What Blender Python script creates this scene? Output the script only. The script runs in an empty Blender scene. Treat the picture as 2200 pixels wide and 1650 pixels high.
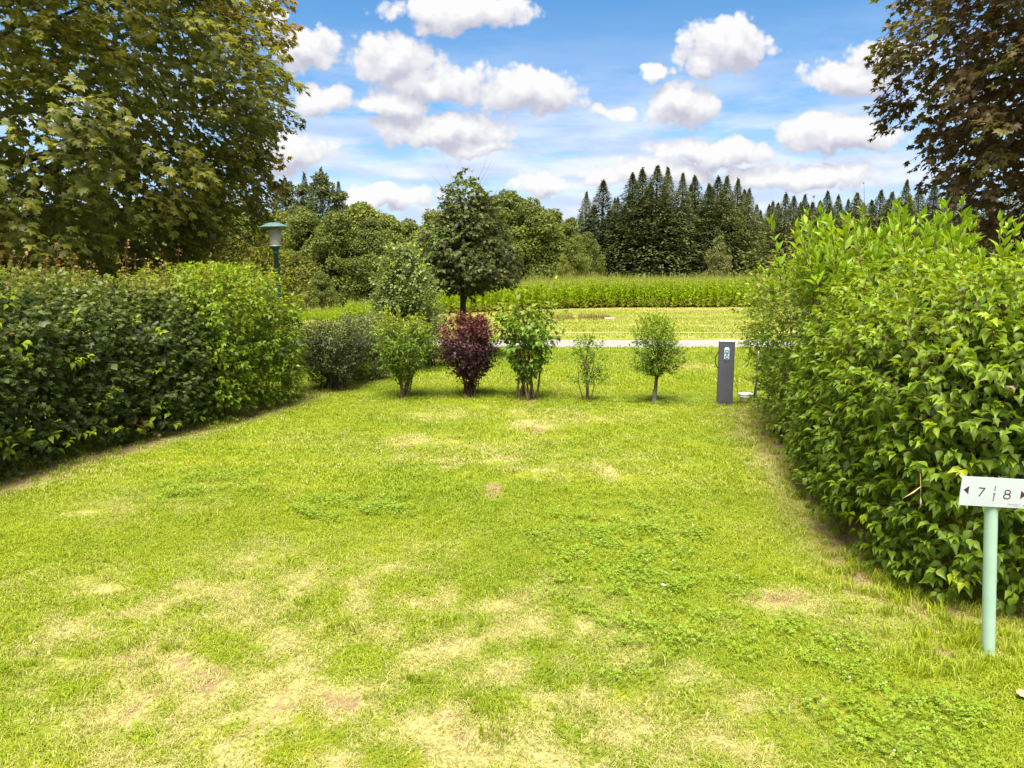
import bpy, math, random
import numpy as np
from mathutils import Matrix, Vector
R = math.radians
scene = bpy.context.scene
C = scene.collection
# ---------------------------------------------------------------- camera
F, PITCH, CAMH = 1631.0, R(8.5), 1.65           # focal length in photo pixels
cam = bpy.data.cameras.new('camera'); cam.sensor_width = 36; cam.lens = 36 * F / 2200
cam.clip_start = 0.05; cam.clip_end = 6000
camo = bpy.data.objects.new('camera', cam); C.objects.link(camo)
camo.location = (0, 0, CAMH); camo.rotation_euler = (R(90) - PITCH, 0, 0)
scene.camera = camo
def ray(px, py):
    a, b = (px - 1100) / F, (825 - py) / F
    return np.array([a, math.cos(PITCH) + b * math.sin(PITCH), -math.sin(PITCH) + b * math.cos(PITCH)])
def at(px, py, Y):                               # point seen at a pixel, Y metres ahead
    d = ray(px, py); return np.array([0, 0, CAMH]) + d * (Y / d[1])
def gnd(px, py):                                 # point on the level lawn
    d = ray(px, py); return np.array([0, 0, CAMH]) + d * (-CAMH / d[2])
# ---------------------------------------------------------------- light
SUN_EL, SUN_AZ = R(68), R(190)                   # azimuth from +Y, clockwise
sl = bpy.data.lights.new('sun', 'SUN'); sl.energy = 2.55; sl.angle = R(40); sl.color = (1, .95, .86)
so = bpy.data.objects.new('sun', sl); C.objects.link(so)
sd = Vector((math.sin(SUN_AZ) * math.cos(SUN_EL), math.cos(SUN_AZ) * math.cos(SUN_EL), math.sin(SUN_EL)))
so.rotation_euler = sd.to_track_quat('Z', 'Y').to_euler(); so.location = (0, -5, 30)
vs = scene.view_settings
vs.view_transform = 'Standard'; vs.look = 'None'; vs.gamma = 1; vs.exposure = 2.25
scene.cycles.max_bounces = 6; scene.cycles.diffuse_bounces = 4; scene.cycles.glossy_bounces = 2; scene.cycles.transmission_bounces = 4
# ---------------------------------------------------------------- sky
W = bpy.data.worlds.new('World'); scene.world = W; W.use_nodes = True
class N:                                          # small node helper
    def __init__(s, tree): s.t = tree; s.n = tree.nodes; s.l = tree.links
    def put(s, sock, v):
        if v is None: return
        if hasattr(v, 'is_output'): s.l.new(v, sock)
        else: sock.default_value = v
    def add(s, kind, ins=(), out=0, **kw):
        n = s.n.new(kind)
        for k, v in kw.items(): setattr(n, k, v)
        if isinstance(ins, dict):
            for k, v in ins.items(): s.put(n.inputs[k], v)
        else:
            for i, v in enumerate(ins): s.put(n.inputs[i], v)
        return n.outputs[out]
    def m(s, op, a, b=None, c=None, clamp=False): return s.add('ShaderNodeMath', (a, b, c), operation=op, use_clamp=clamp)
    def v(s, op, a, b=None, c=None): return s.add('ShaderNodeVectorMath', (a, b, c), operation=op)
    def mix(s, f, a, b): return s.add('ShaderNodeMix', {0: f, 6: a, 7: b}, out=2, data_type='RGBA')
    def sm(s, x, lo, hi, to0=0., to1=1.): return s.add('ShaderNodeMapRange', (x, lo, hi, to0, to1), interpolation_type='SMOOTHSTEP')
def uv(px, py):
    d = ray(px, py); return d[0] / d[1], d[2] / d[1]
BLOBS = [  # cloud centre (pixels), full width, full height
 (985, 25, 330, 80), (583, 38, 80, 90), (648, 105, 170, 80), (845, 128, 210, 100), (930, 178, 290, 84),
 (1140, 198, 280, 100), (690, 207, 140, 70), (840, 226, 210, 46), (945, 274, 340, 72), (1035, 318, 170, 44), (1565, 98, 215, 115), (1510, 130, 80, 70), (1415, 156, 90, 38),
 (1462, 228, 190, 90), (1320, 240, 100, 40), (1830, 170, 230, 84), (1800, 285, 320, 80), (1900, 110, 170, 70),
 (1530, 325, 330, 56), (1160, 392, 120, 54), (1400, 372, 320, 60), (1720, 375, 420, 60), (820, 425, 280, 64), (600, 320, 260, 90)]
def cloud_group():
    g = bpy.data.node_groups.new('cloud_density', 'ShaderNodeTree')
    g.interface.new_socket('P', in_out='INPUT', socket_type='NodeSocketVector')
    g.interface.new_socket('D', in_out='OUTPUT', socket_type='NodeSocketFloat')
    k = N(g); gi = g.nodes.new('NodeGroupInput'); go = g.nodes.new('NodeGroupOutput')
    p0 = gi.outputs[0]
    n1 = k.add('ShaderNodeTexNoise', {'Vector': p0, 'Scale': 17., 'Detail': 3., 'Roughness': .6}, out=1)
    off = k.v('MULTIPLY', k.v('SUBTRACT', n1, (.5, .5, .5)), (.075, .05, 0))
    p = k.v('ADD', p0, off)
    acc = None
    for (px, py, w, h) in BLOBS:
        u, v = uv(px, py); a, b = w / 2 / F * .96, h / 2 / F * 1.02
        q = k.add('ShaderNodeVectorMath', (p, (1 / a, 1 / b, 0), (-u / a, -v / b, 0)), operation='MULTIPLY_ADD')
        d = k.n.new('ShaderNodeVectorMath'); d.operation = 'LENGTH'; k.l.new(q, d.inputs[0]); d = d.outputs['Value']
        acc = d if acc is None else k.m('SMOOTH_MIN', acc, d, .18)
    vo = k.add('ShaderNodeTexVoronoi', {'Vector': p0, 'Scale': 30., 'Detail': 2., 'Roughness': .6}, feature='F1', voronoi_dimensions='2D', normalize=True)
    n2 = k.add('ShaderNodeTexNoise', {'Vector': p0, 'Scale': 70., 'Detail': 2., 'Roughness': .6}, noise_dimensions='2D')
    acc = k.m('MAXIMUM', k.m('SUBTRACT', 1., acc), -1.5)
    d = k.m('ADD', acc, k.m('MULTIPLY', k.m('SUBTRACT', .40, vo), 1.0))
    d = k.m('ADD', d, k.m('MULTIPLY', k.m('SUBTRACT', n2, .5), .35))
    k.l.new(d, go.inputs[0])
    return g
def build_world():
    k = N(W.node_tree); k.n.clear()
    tc = k.n.new('ShaderNodeTexCoord'); gen = tc.outputs['Generated']
    sky = k.n.new('ShaderNodeTexSky'); sky.sky_type = 'NISHITA'; sky.sun_disc = False
    sky.sun_elevation = SUN_EL; sky.sun_rotation = SUN_AZ; sky.altitude = 500; sky.air_density = 1.0; sky.dust_density = .6; sky.ozone_density = 2.2
    sep = k.n.new('ShaderNodeSeparateXYZ'); k.l.new(gen, sep.inputs[0])
    X, Y, Z = sep.outputs
    yc = k.m('MAXIMUM', Y, .02)
    P = k.add('ShaderNodeCombineXYZ', (k.m('DIVIDE', X, yc), k.m('DIVIDE', Z, yc), 0.))
    cg = cloud_group()
    def dens(p):
        n = k.n.new('ShaderNodeGroup'); n.node_tree = cg; k.l.new(p, n.inputs[0]); return n.outputs[0]
    D1 = dens(P); D2 = dens(k.v('ADD', P, (-.005, .02, 0)))
    front = k.sm(Y, .45, .7)
    # denser unseen cloud all round, cover raised to add soft fill light, outside the photographed part
    zc = k.m('MAXIMUM', Z, .08)
    Q = k.add('ShaderNodeCombineXYZ', (k.m('DIVIDE', X, zc), k.m('DIVIDE', Y, zc), 0.))
    ng = k.add('ShaderNodeTexNoise', {'Vector': Q, 'Scale': .9, 'Detail': 7., 'Roughness': .58})
    a_gen = k.m('MULTIPLY', k.sm(ng, .36, .52), k.m('SUBTRACT', 1., front))
    a = k.m('MAXIMUM', k.m('MULTIPLY', k.sm(D1, .02, .34), front), a_gen)
    shade = k.m('ADD', .5, k.m('MULTIPLY', k.m('SUBTRACT', D1, D2), .95), clamp=True)
    ccol = k.mix(shade, (.285, .29, .345, 1), (.485, .485, .49, 1))
    base = k.v('MULTIPLY', sky.outputs[0], (.045, .076, .092))
    # milky low cloud above the wood
    V = k.m('DIVIDE', Z, k.m('MAXIMUM', k.m('POWER', k.m('ADD', k.m('MULTIPLY', X, X), k.m('MULTIPLY', Y, Y)), .5), .01))
    nl = k.add('ShaderNodeTexNoise', {'Vector': k.v('MULTIPLY', gen, (5., 5., 26.)), 'Scale': 1., 'Detail': 6., 'Roughness': .6})
    low = k.m('MULTIPLY', k.sm(V, .34, .09), k.sm(nl, .27, .62), clamp=True)
    low = k.m('MAXIMUM', low, k.sm(V, .12, .0, 0., .9))
    low = k.m('MAXIMUM', low, k.sm(V, .24, .06, 0., .7))
    nl2 = k.add('ShaderNodeTexNoise', {'Vector': k.v('MULTIPLY', gen, (9., 9., 40.)), 'Scale': 1., 'Detail': 4.})
    lcol = k.mix(k.sm(nl2, .35, .65), (.345, .375, .50, 1), (.49, .50, .535, 1))
    col = k.mix(k.m('MULTIPLY', low, .93), base, lcol)
    col = k.mix(a, col, ccol)
    bg = k.n.new('ShaderNodeBackground'); k.l.new(col, bg.inputs[0]); bg.inputs[1].default_value = .425
    out = k.n.new('ShaderNodeOutputWorld'); k.l.new(bg.outputs[0], out.inputs[0])
build_world()
W.cycles.sampling_method = 'MANUAL'; W.cycles.sample_map_resolution = 512
# ---------------------------------------------------------------- numpy helpers
def hash2(i, j, s):
    v = np.sin(i * 127.1 + j * 311.7 + s * 74.7) * 43758.5453
    return v - np.floor(v)
def vnoise(x, y, s=0):
    i, j = np.floor(x), np.floor(y); fx, fy = x - i, y - j
    fx = fx * fx * (3 - 2 * fx); fy = fy * fy * (3 - 2 * fy)
    a, b, c, d = hash2(i, j, s), hash2(i + 1, j, s), hash2(i, j + 1, s), hash2(i + 1, j + 1, s)
    return (a + (b - a) * fx) * (1 - fy) + (c + (d - c) * fx) * fy
def fbm(x, y, s=0, o=4):
    t, amp, tot = 0, .5, 0
    for k in range(o):
        t = t + amp * vnoise(x * 2 ** k, y * 2 ** k, s + k * 7); tot += amp; amp *= .55
    return t / tot
def sstep(a, b, x):
    t = np.clip((x - a) / (b - a), 0, 1); return t * t * (3 - 2 * t)
def unit(v): return v / np.maximum(np.linalg.norm(v, axis=-1, keepdims=True), 1e-9)
def terrain(x, y):
    x, y = np.asarray(x, float), np.asarray(y, float)
    u = x / np.maximum(np.abs(y), 4)
    side = np.interp(u, [-.7, -.4, -.22, -.07, .04, .12, .3, .7], [-5.2, -4.6, -3.9, -2.1, -1.0, -.55, -.45, -.4])
    z = sstep(20, 78, y) * side
    near = sstep(26, 16, y)
    return z + near * (.035 * (fbm(x * .7 + 3, y * .7, 5, 3) - .5)) + sstep(16, 40, y) * .12 * (fbm(x * .12, y * .12, 9, 2) - .5)
# ---------------------------------------------------------------- materials
MATS = {}
def base_mat(name):
    m = bpy.data.materials.new(name); m.use_nodes = True; MATS[name] = m
    k = N(m.node_tree); k.n.clear()
    out = k.n.new('ShaderNodeOutputMaterial')
    return m, k, out
def plain(name, col, rough=.6, metal=0, spec=.4, noise=0., scale=30., col2=None, bump=0.):
    m, k, out = base_mat(name)
    tc = k.n.new('ShaderNodeTexCoord')
    n = k.add('ShaderNodeTexNoise', {'Vector': tc.outputs['Object'], 'Scale': scale, 'Detail': 5., 'Roughness': .6})
    c2 = col2 or tuple(x * .6 for x in col)
    c = k.mix(k.sm(n, .5 - .5 * noise - .01, .5 + .3), (*col, 1), (*c2, 1)) if noise else (*col, 1)
    ins = {'Base Color': c, 'Roughness': rough, 'Metallic': metal, 'Specular IOR Level': spec}
    if bump: ins['Normal'] = k.add('ShaderNodeBump', {'Strength': bump, 'Distance': .01, 'Height': n})
    k.l.new(k.add('ShaderNodeBsdfPrincipled', ins), out.inputs[0])
    return m
def leaf_mat(name, stops, tint, trans=.35, rough=.45, spec=.35, vary=0.):
    """stops: colours from dark to light picked by the leaf's own 'rnd'; 'tint' mixes to young / autumn colour"""
    m, k, out = base_mat(name)
    r = k.add('ShaderNodeAttribute', attribute_name='rnd', out=2)
    t = k.add('ShaderNodeAttribute', attribute_name='tint', out=2)
    ramp = k.n.new('ShaderNodeValToRGB'); k.l.new(r, ramp.inputs[0])
    e = ramp.color_ramp.elements
    while len(e) < len(stops): e.new(.5)
    for i, c in enumerate(stops): e[i].position = i / (len(stops) - 1); e[i].color = (*c, 1)
    col = k.mix(t, ramp.outputs[0], (*tint, 1))
    if vary:                                     # every tree of the wood has its own tone
        oi = k.n.new('ShaderNodeObjectInfo')
        lo, hi = 1 - vary, 1 + vary
        col = k.v('MULTIPLY', col, k.mix(oi.outputs['Random'], (lo, lo * 1.03, lo * 1.1, 1), (hi * 1.06, hi, hi * .9, 1)))
    tcol = k.v('MULTIPLY', col, (1.35, 1.25, .7))
    b = k.add('ShaderNodeBsdfPrincipled', {'Base Color': col, 'Roughness': rough, 'Specular IOR Level': spec})
    tr = k.add('ShaderNodeBsdfTranslucent', {'Color': tcol})
    k.l.new(k.add('ShaderNodeMixShader', (trans, b, tr)), out.inputs[0])
    return m
BARK = plain('bark', (.085, .06, .042), .9, noise=.8, scale=18, col2=(.03, .022, .017), bump=.6)
BARKG = plain('pale_bark', (.23, .19, .17), .9, noise=.7, scale=22, col2=(.07, .055, .045), bump=.5)
TWIG = plain('twig_red_brown', (.13, .062, .03), .8, noise=.5, scale=40)
TWIGY = plain('twig_tan', (.17, .125, .06), .8, noise=.6, scale=30, col2=(.075, .045, .025))
L_NORWAY = leaf_mat('norway_maple_leaf', [(.095, .115, .024), (.165, .185, .03), (.27, .265, .034), (.42, .37, .038)], (.34, .17, .025), .42)
L_COPPER = leaf_mat('copper_maple_leaf', [(.075, .045, .024), (.12, .072, .028), (.11, .10, .04), (.2, .115, .03)], (.2, .22, .03), .42)
L_HEDGE = leaf_mat('field_maple_leaf', [(.06, .09, .026), (.095, .135, .034), (.16, .195, .036), (.26, .29, .045)], (.26, .12, .06), .36)
L_DOG = leaf_mat('dogwood_leaf', [(.08, .14, .009), (.135, .22, .011), (.19, .28, .013), (.27, .36, .015)], (.38, .45, .016), .4)
L_FORS = leaf_mat('lime_shoot_leaf', [(.15, .27, .012), (.2, .34, .014), (.26, .4, .018)], (.34, .46, .02), .38)
L_SHOOT = leaf_mat('maple_shoot_leaf', [(.14, .17, .03), (.2, .24, .035), (.27, .29, .05)], (.34, .12, .055), .35)
L_SHRUB = leaf_mat('shrub_leaf', [(.07, .14, .01), (.12, .22, .012), (.18, .30, .014), (.26, .37, .018)], (.33, .33, .02), .35)
L_PURPLE = leaf_mat('purple_leaf', [(.030, .010, .018), (.05, .016, .027), (.072, .022, .034), (.095, .03, .03)], (.20, .042, .018), .25)
L_BLUE = leaf_mat('grey_green_leaf', [(.1, .15, .04), (.15, .21, .06), (.22, .29, .08), (.3, .38, .06)], (.3, .4, .02), .3)
L_DARK = leaf_mat('dark_shrub_leaf', [(.045, .07, .016), (.075, .105, .022), (.115, .15, .028), (.17, .21, .034)], (.2, .24, .03), .25)
L_LIND = leaf_mat('linden_leaf', [(.036, .052, .012), (.06, .08, .015), (.1, .122, .018), (.17, .2, .026)], (.18, .3, .026), .3)
L_YEL = leaf_mat('yellow_leaf', [(.09, .11, .014), (.2, .22, .014), (.33, .32, .012), (.44, .40, .012)], (.5, .42, .012), .35)
L_WOOD = leaf_mat('wood_leaf', [(.09, .122, .026), (.135, .172, .036), (.185, .22, .044), (.26, .285, .05)], (.26, .27, .035), .3, .6, .2, .28)
L_SPRUCE = leaf_mat('spruce_needle', [(.052, .07, .026), (.08, .104, .033), (.118, .144, .04), (.165, .188, .046)], (.15, .12, .04), .15, .6, .2, .22)
L_BIRCH = leaf_mat('birch_leaf', [(.09, .11, .03), (.14, .155, .045), (.2, .2, .06)], (.24, .22, .05), .3)
# ---------------------------------------------------------------- objects, tags
def tag(o, label=None, cat=None, group=None, kind=None):
    if label: o['label'] = label
    if cat: o['category'] = cat
    if group: o['group'] = group
    if kind: o['kind'] = kind
    return o
def thing(name, loc, label, cat, group=None, rz=0):
    o = bpy.data.objects.new(name, None); C.objects.link(o)
    o.location = loc; o.rotation_euler.z = rz; o.empty_display_size = .2
    return tag(o, label, cat, group)
def link(name, me, mat=None, parent=None):
    if mat is not None and not me.materials: me.materials.append(mat)
    o = bpy.data.objects.new(name, me); C.objects.link(o)
    if parent is not None: o.parent = parent
    return o
def mesh(name, V, faces, smooth=False, attrs=None):
    """faces: (n,3) or (n,4) arrays in a list"""
    me = bpy.data.meshes.new(name)
    if isinstance(faces, np.ndarray): faces = [faces]
    V = np.ascontiguousarray(V, np.float32)
    me.vertices.add(len(V)); me.vertices.foreach_set('co', V.ravel())
    lens = np.concatenate([np.full(len(f), f.shape[1], np.int32) for f in faces])
    idx = np.concatenate([f.ravel() for f in faces]).astype(np.int32)
    st = np.zeros(len(lens), np.int32); st[1:] = np.cumsum(lens)[:-1]
    me.loops.add(len(idx)); me.loops.foreach_set('vertex_index', idx)
    me.polygons.add(len(lens)); me.polygons.foreach_set('loop_start', st)
    me.polygons.foreach_set('use_smooth', np.full(len(lens), smooth))
    for k, v in (attrs or {}).items():
        a = me.attributes.new(k, 'FLOAT', 'POINT'); a.data.foreach_set('value', np.ascontiguousarray(v, np.float32))
    me.update(calc_edges=True)
    return me
class Tubes:                                      # joined round tubes
    def __init__(s, n=6): s.V = []; s.Q = []; s.c = 0; s.n = n
    def add(s, pts, rad, cap=True):
        pts = np.asarray(pts, float); rad = np.broadcast_to(np.asarray(rad, float), (len(pts),)); n = s.n
        T = unit(np.gradient(pts, axis=0))
        ref = np.array([0., 0, 1]) if abs(T[0][2]) < .9 else np.array([1., 0, 0])
        a = unit(np.cross(T, ref)); b = np.cross(T, a)
        ph = np.arange(n) * 2 * math.pi / n
        ring = pts[:, None] + rad[:, None, None] * (np.cos(ph)[None, :, None] * a[:, None] + np.sin(ph)[None, :, None] * b[:, None])
        m = len(pts)
        s.V.append(ring.reshape(-1, 3))
        i = np.arange(m - 1)[:, None] * n; j = np.arange(n)[None]; j2 = (j + 1) % n
        q = np.stack([i + j, i + j2, i + n + j2, i + n + j], -1).reshape(-1, 4) + s.c
        s.Q.append(q); s.c += m * n
        if cap:
            s.V.append(pts[-1:]); k = s.c
            e = np.arange(n) + s.c - n
            s.Q.append(np.stack([e, np.roll(e, -1), np.full(n, k), np.full(n, k)], -1)[:, :3].repeat(1, 0)); s.c += 1
    def build(s, name): return mesh(name, np.concatenate(s.V), s.Q, True)
def lathe(name, prof, n=24, smooth=True):
    prof = np.asarray(prof, float); ph = np.arange(n) * 2 * math.pi / n
    V = np.stack([prof[:, 0][:, None] * np.cos(ph), prof[:, 0][:, None] * np.sin(ph), np.repeat(prof[:, 1][:, None], n, 1)], -1).reshape(-1, 3)
    i = np.arange(len(prof) - 1)[:, None] * n; j = np.arange(n)[None]; j2 = (j + 1) % n
    return mesh(name, V, np.stack([i + j, i + j2, i + n + j2, i + n + j], -1).reshape(-1, 4), smooth)
def boxmesh(name, sx, sy, sz, bev=0.):
    import bmesh
    bm = bmesh.new(); bmesh.ops.create_cube(bm, size=1)
    bmesh.ops.scale(bm, vec=(sx, sy, sz), verts=bm.verts)
    if bev: bmesh.ops.bevel(bm, geom=bm.edges[:], offset=bev, segments=2, profile=.5, affect='EDGES')
    me = bpy.data.meshes.new(name); bm.to_mesh(me); bm.free(); return me
# ---------------------------------------------------------------- leaves
def T_ovate(w=.5, fold=.12, droop=.22, acute=1.):
    ts = [0, .25, .5, .78, 1]; ws = [0, .42, .5, .2, 0]
    V = [(0, 0, 0)]; 
    for t, h in zip(ts[1:-1], ws[1:-1]):
        z = -droop * t * t; hw = h * w
        V += [(-hw, t, z + fold * h), (0, t, z), (hw, t, z + fold * h)]
    V.append((0, 1, -droop * 1.25))
    f = [(0, 2, 1), (0, 3, 2)]
    for i in (1, 4): f += [(i, i + 1, i + 4), (i, i + 4, i + 3), (i + 1, i + 2, i + 5), (i + 1, i + 5, i + 4)]
    f += [(7, 8, 10), (8, 9, 10)]
    return np.array(V, float), np.array(f)
def T_simple(w=.5, fold=.12, droop=.15):          # 6 triangles
    V = [(0, 0, 0), (-.5 * w, .42, fold * .5 - droop * .2), (0, .45, -droop * .2), (.5 * w, .42, fold * .5 - droop * .2), (0, 1, -droop)]
    return np.array(V, float), np.array([(0, 2, 1), (0, 3, 2), (1, 2, 4), (2, 3, 4)])
def T_maple(droop=.2, s=1.):
    pts = [(0, .0), (.20, -.06), (.30, .10), (.50, .14), (.36, .34), (.60, .52), (.33, .55), (.27, .66), (.14, .64), (0, 1.),
           (-.14, .64), (-.27, .66), (-.33, .55), (-.60, .52), (-.36, .34), (-.50, .14), (-.30, .10), (-.20, -.06)]
    V = [(0, .36, .05)] + [(x * s, y, -droop * (x * x * 1.3 + max(y - .3, 0) ** 2 * .9)) for x, y in pts]
    n = len(pts)
    return np.array(V, float), np.array([(0, 1 + i, 1 + (i + 1) % n) for i in range(n)])
def T_maple5(droop=.2):                            # coarser lobed leaf
    pts = [(0, 0), (.46, .1), (.3, .36), (.5, .6), (.15, .62), (0, 1), (-.15, .62), (-.5, .6), (-.3, .36), (-.46, .1)]
    V = [(0, .36, .05)] + [(x, y, -droop * (x * x * 1.3 + max(y - .3, 0) ** 2 * .9)) for x, y in pts]
    n = len(pts)
    return np.array(V, float), np.array([(0, 1 + i, 1 + (i + 1) % n) for i in range(n)])
class Leaves:
    """positions, tip directions, normals, sizes and colours of many leaves"""
    def __init__(s): s.P, s.T, s.Nn, s.S, s.r, s.t = [], [], [], [], [], []
    def add(s, P, T, Nn, S, r, t):
        s.P.append(P); s.T.append(T); s.Nn.append(Nn); s.S.append(S); s.r.append(np.clip(r, 0, 1)); s.t.append(np.clip(t, 0, 1))
    def cat(s):
        P, T, Nn, S, r, t = (np.concatenate(x) for x in (s.P, s.T, s.Nn, s.S, s.r, s.t))
        T = unit(T); X = unit(np.cross(T, Nn)); Nn = np.cross(X, T)
        return P, X, T, Nn, S, r, t
def leaf_mesh(name, data, tpl):
    P, X, T, Nn, S, r, t = data; V, f = tpl
    W_ = P[:, None] + S[:, None, None] * (V[None, :, 0:1] * X[:, None] + V[None, :, 1:2] * T[:, None] + V[None, :, 2:3] * Nn[:, None])
    k = len(V); F_ = (f[None] + (np.arange(len(P)) * k)[:, None, None]).reshape(-1, 3)
    return mesh(name, W_.reshape(-1, 3), F_, True, {'rnd': np.repeat(r, k), 'tint': np.repeat(t, k)})
def foliage(parent, lv, tpl, mat, name='foliage', single=0, origin=None):
    """one mesh of leaves under the thing; the 'single' leaves that show largest become leaf objects of their own"""
    d = lv.cat(); P = d[0]
    o3 = np.array(parent.location) if origin is None else np.array(origin)
    keep = np.ones(len(P), bool)
    if single:
        rel = P + o3 - np.array([0, 0, CAMH])                  # things here are not rotated
        dep = rel[:, 1] * math.cos(PITCH) - rel[:, 2] * math.sin(PITCH)
        xx = rel[:, 0] / np.maximum(dep, .1) * F + 1100
        yy = 825 - (rel[:, 1] * math.sin(PITCH) + rel[:, 2] * math.cos(PITCH)) / np.maximum(dep, .1) * F
        ok = (dep > .5) & (xx > 0) & (xx < 2200) & (yy > 0) & (yy < 1650)
        cell = (xx // 16).astype(int) * 1000 + (yy // 16).astype(int)
        order = np.argsort(dep); order = order[ok[order]]
        _, first = np.unique(cell[order], return_index=True)
        vis = order[first]
        face = np.abs((d[3][vis] * unit(rel[vis])).sum(1)) + .25
        sc = d[4][vis] / dep[vis] * face
        best = vis[np.argsort(-sc)[:single]]
        keep[best] = False
        vars_ = {}
        for i in best:
            key = (int(d[5][i] * 5.99), int(d[6][i] * 3.99))
            if key not in vars_:
                V, f = tpl
                vars_[key] = mesh('leaf', V, f, True, {'rnd': np.full(len(V), (key[0] + .5) / 6), 'tint': np.full(len(V), key[1] / 3.2)})
            o = link('leaf', vars_[key], mat, parent)
            M = np.eye(4); M[:3, 0] = d[1][i]; M[:3, 1] = d[2][i]; M[:3, 2] = d[3][i]; M[:3, :3] *= d[4][i]; M[:3, 3] = P[i]
            o.matrix_local = Matrix(M.tolist())
    o = link(name, leaf_mesh(name, tuple(x[keep] for x in d), tpl), mat, parent)
    o['kind'] = 'stuff'
    return o
def sprays(rng, P, A, L, pairs, leaf, lv, tb=None, tr=.004, beta=(75, 25), droop=.35, up=.7, bend=.0, r0=.5, rv=.25, tint=None, s0=.1, jit=.25, petiole=.12, term=True, tipscale=.8):
    """leafy twigs: opposite leaf pairs along an axis from P along A"""
    n = len(P); A = unit(A); L = np.broadcast_to(L, (n,)); r0 = np.broadcast_to(r0, (n,))
    tint = np.zeros(n) if tint is None else np.broadcast_to(tint, (n,))
    ref = unit(rng.normal(size=(n, 3))); e1 = unit(np.cross(A, ref)); e2 = np.cross(A, e1)
    ph0 = rng.uniform(0, 6.28, n); g = np.array([0, 0, -1.])
    def spine(s): return P + A * (L * s)[:, None] + g * (bend * L * s * s)[:, None]
    for k in range(pairs):
        s = s0 + (1 - s0) * (k + .5) / pairs
        sv = np.clip(s + rng.normal(0, .03, n), 0, 1)
        be = R(beta[0] + (beta[1] - beta[0]) * s)
        for side in (0, math.pi):
            ph = ph0 + k * math.pi / 2 + side + rng.normal(0, .25, n)
            rad = np.cos(ph)[:, None] * e1 + np.sin(ph)[:, None] * e2
            t = unit(A * math.cos(be) + rad * math.sin(be) + g * droop + rng.normal(0, jit, (n, 3)))
            nn = unit(np.array([0, 0, up]) + A * .45 + rng.normal(0, jit, (n, 3)))
            S = leaf * rng.uniform(.58, 1.15, n) * (1 - (1 - tipscale) * s)
            lv.add(spine(sv) + t * (S * petiole)[:, None], t, nn, S, r0 + rng.normal(0, rv, n) + .12 * (s - .5), tint * (.35 + .65 * s))
    if term:
        for q in range(2):
            t = unit(A + rng.normal(0, .35, (n, 3)) + g * droop * .5)
            nn = unit(np.array([0, 0, up]) + A * .2 + rng.normal(0, .3, (n, 3)))
            lv.add(spine(np.ones(n)), t, nn, leaf * tipscale * rng.uniform(.6, 1., n), r0 + .15 + rng.normal(0, rv, n), tint)
    if tb is not None:
        for i in range(n):
            ss = np.array([0, .5, 1.]); pts = P[i] + A[i] * (L[i] * ss)[:, None] + g * (bend * L[i] * ss * ss)[:, None]
            tb.add(pts, [tr, tr * .75, tr * .35], cap=False)
def shell(rng, blobs, n, zmin=.06, inward=.18, zmax=99):
    """points and outward normals on the outside of a union of rounded blocks"""
    P, Nn = [], []
    area = np.array([b[1][0] * b[1][1] + b[1][1] * b[1][2] + b[1][0] * b[1][2] for b in blobs]); area = area / area.sum()
    for b, a in zip(blobs, area):
        c, r, p = np.array(b[0]), np.array(b[1]), b[2]
        m = int(n * a * 1.6) + 8
        d = rng.normal(size=(m, 3)); q = (np.abs(d / r) ** p).sum(1) ** (-1 / p)
        x = d * q[:, None]
        nn = unit(np.sign(x) * np.abs(x / r) ** (p - 1) / r)
        x = x + c
        ok = (x[:, 2] > zmin) & (x[:, 2] < zmax)
        for b2 in blobs:
            if b2 is b: continue
            f = (np.abs((x - np.array(b2[0])) / np.array(b2[1])) ** b2[2]).sum(1)
            ok &= f > .85
        P.append(x[ok]); Nn.append(nn[ok])
    P, Nn = np.concatenate(P), np.concatenate(Nn)
    i = rng.permutation(len(P))[:n]
    P, Nn = P[i], Nn[i]
    bump = .10 * (fbm(P[:, 0] * 1.7 + P[:, 2] * 2.3, P[:, 1] * 1.7 - P[:, 2] * 1.1, 3, 3) - .5) * 2
    dep = rng.exponential(inward, len(P))
    P = P - Nn * (dep - bump)[:, None]
    P[:, 2] = np.maximum(P[:, 2], zmin)
    return P, Nn, dep
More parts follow.
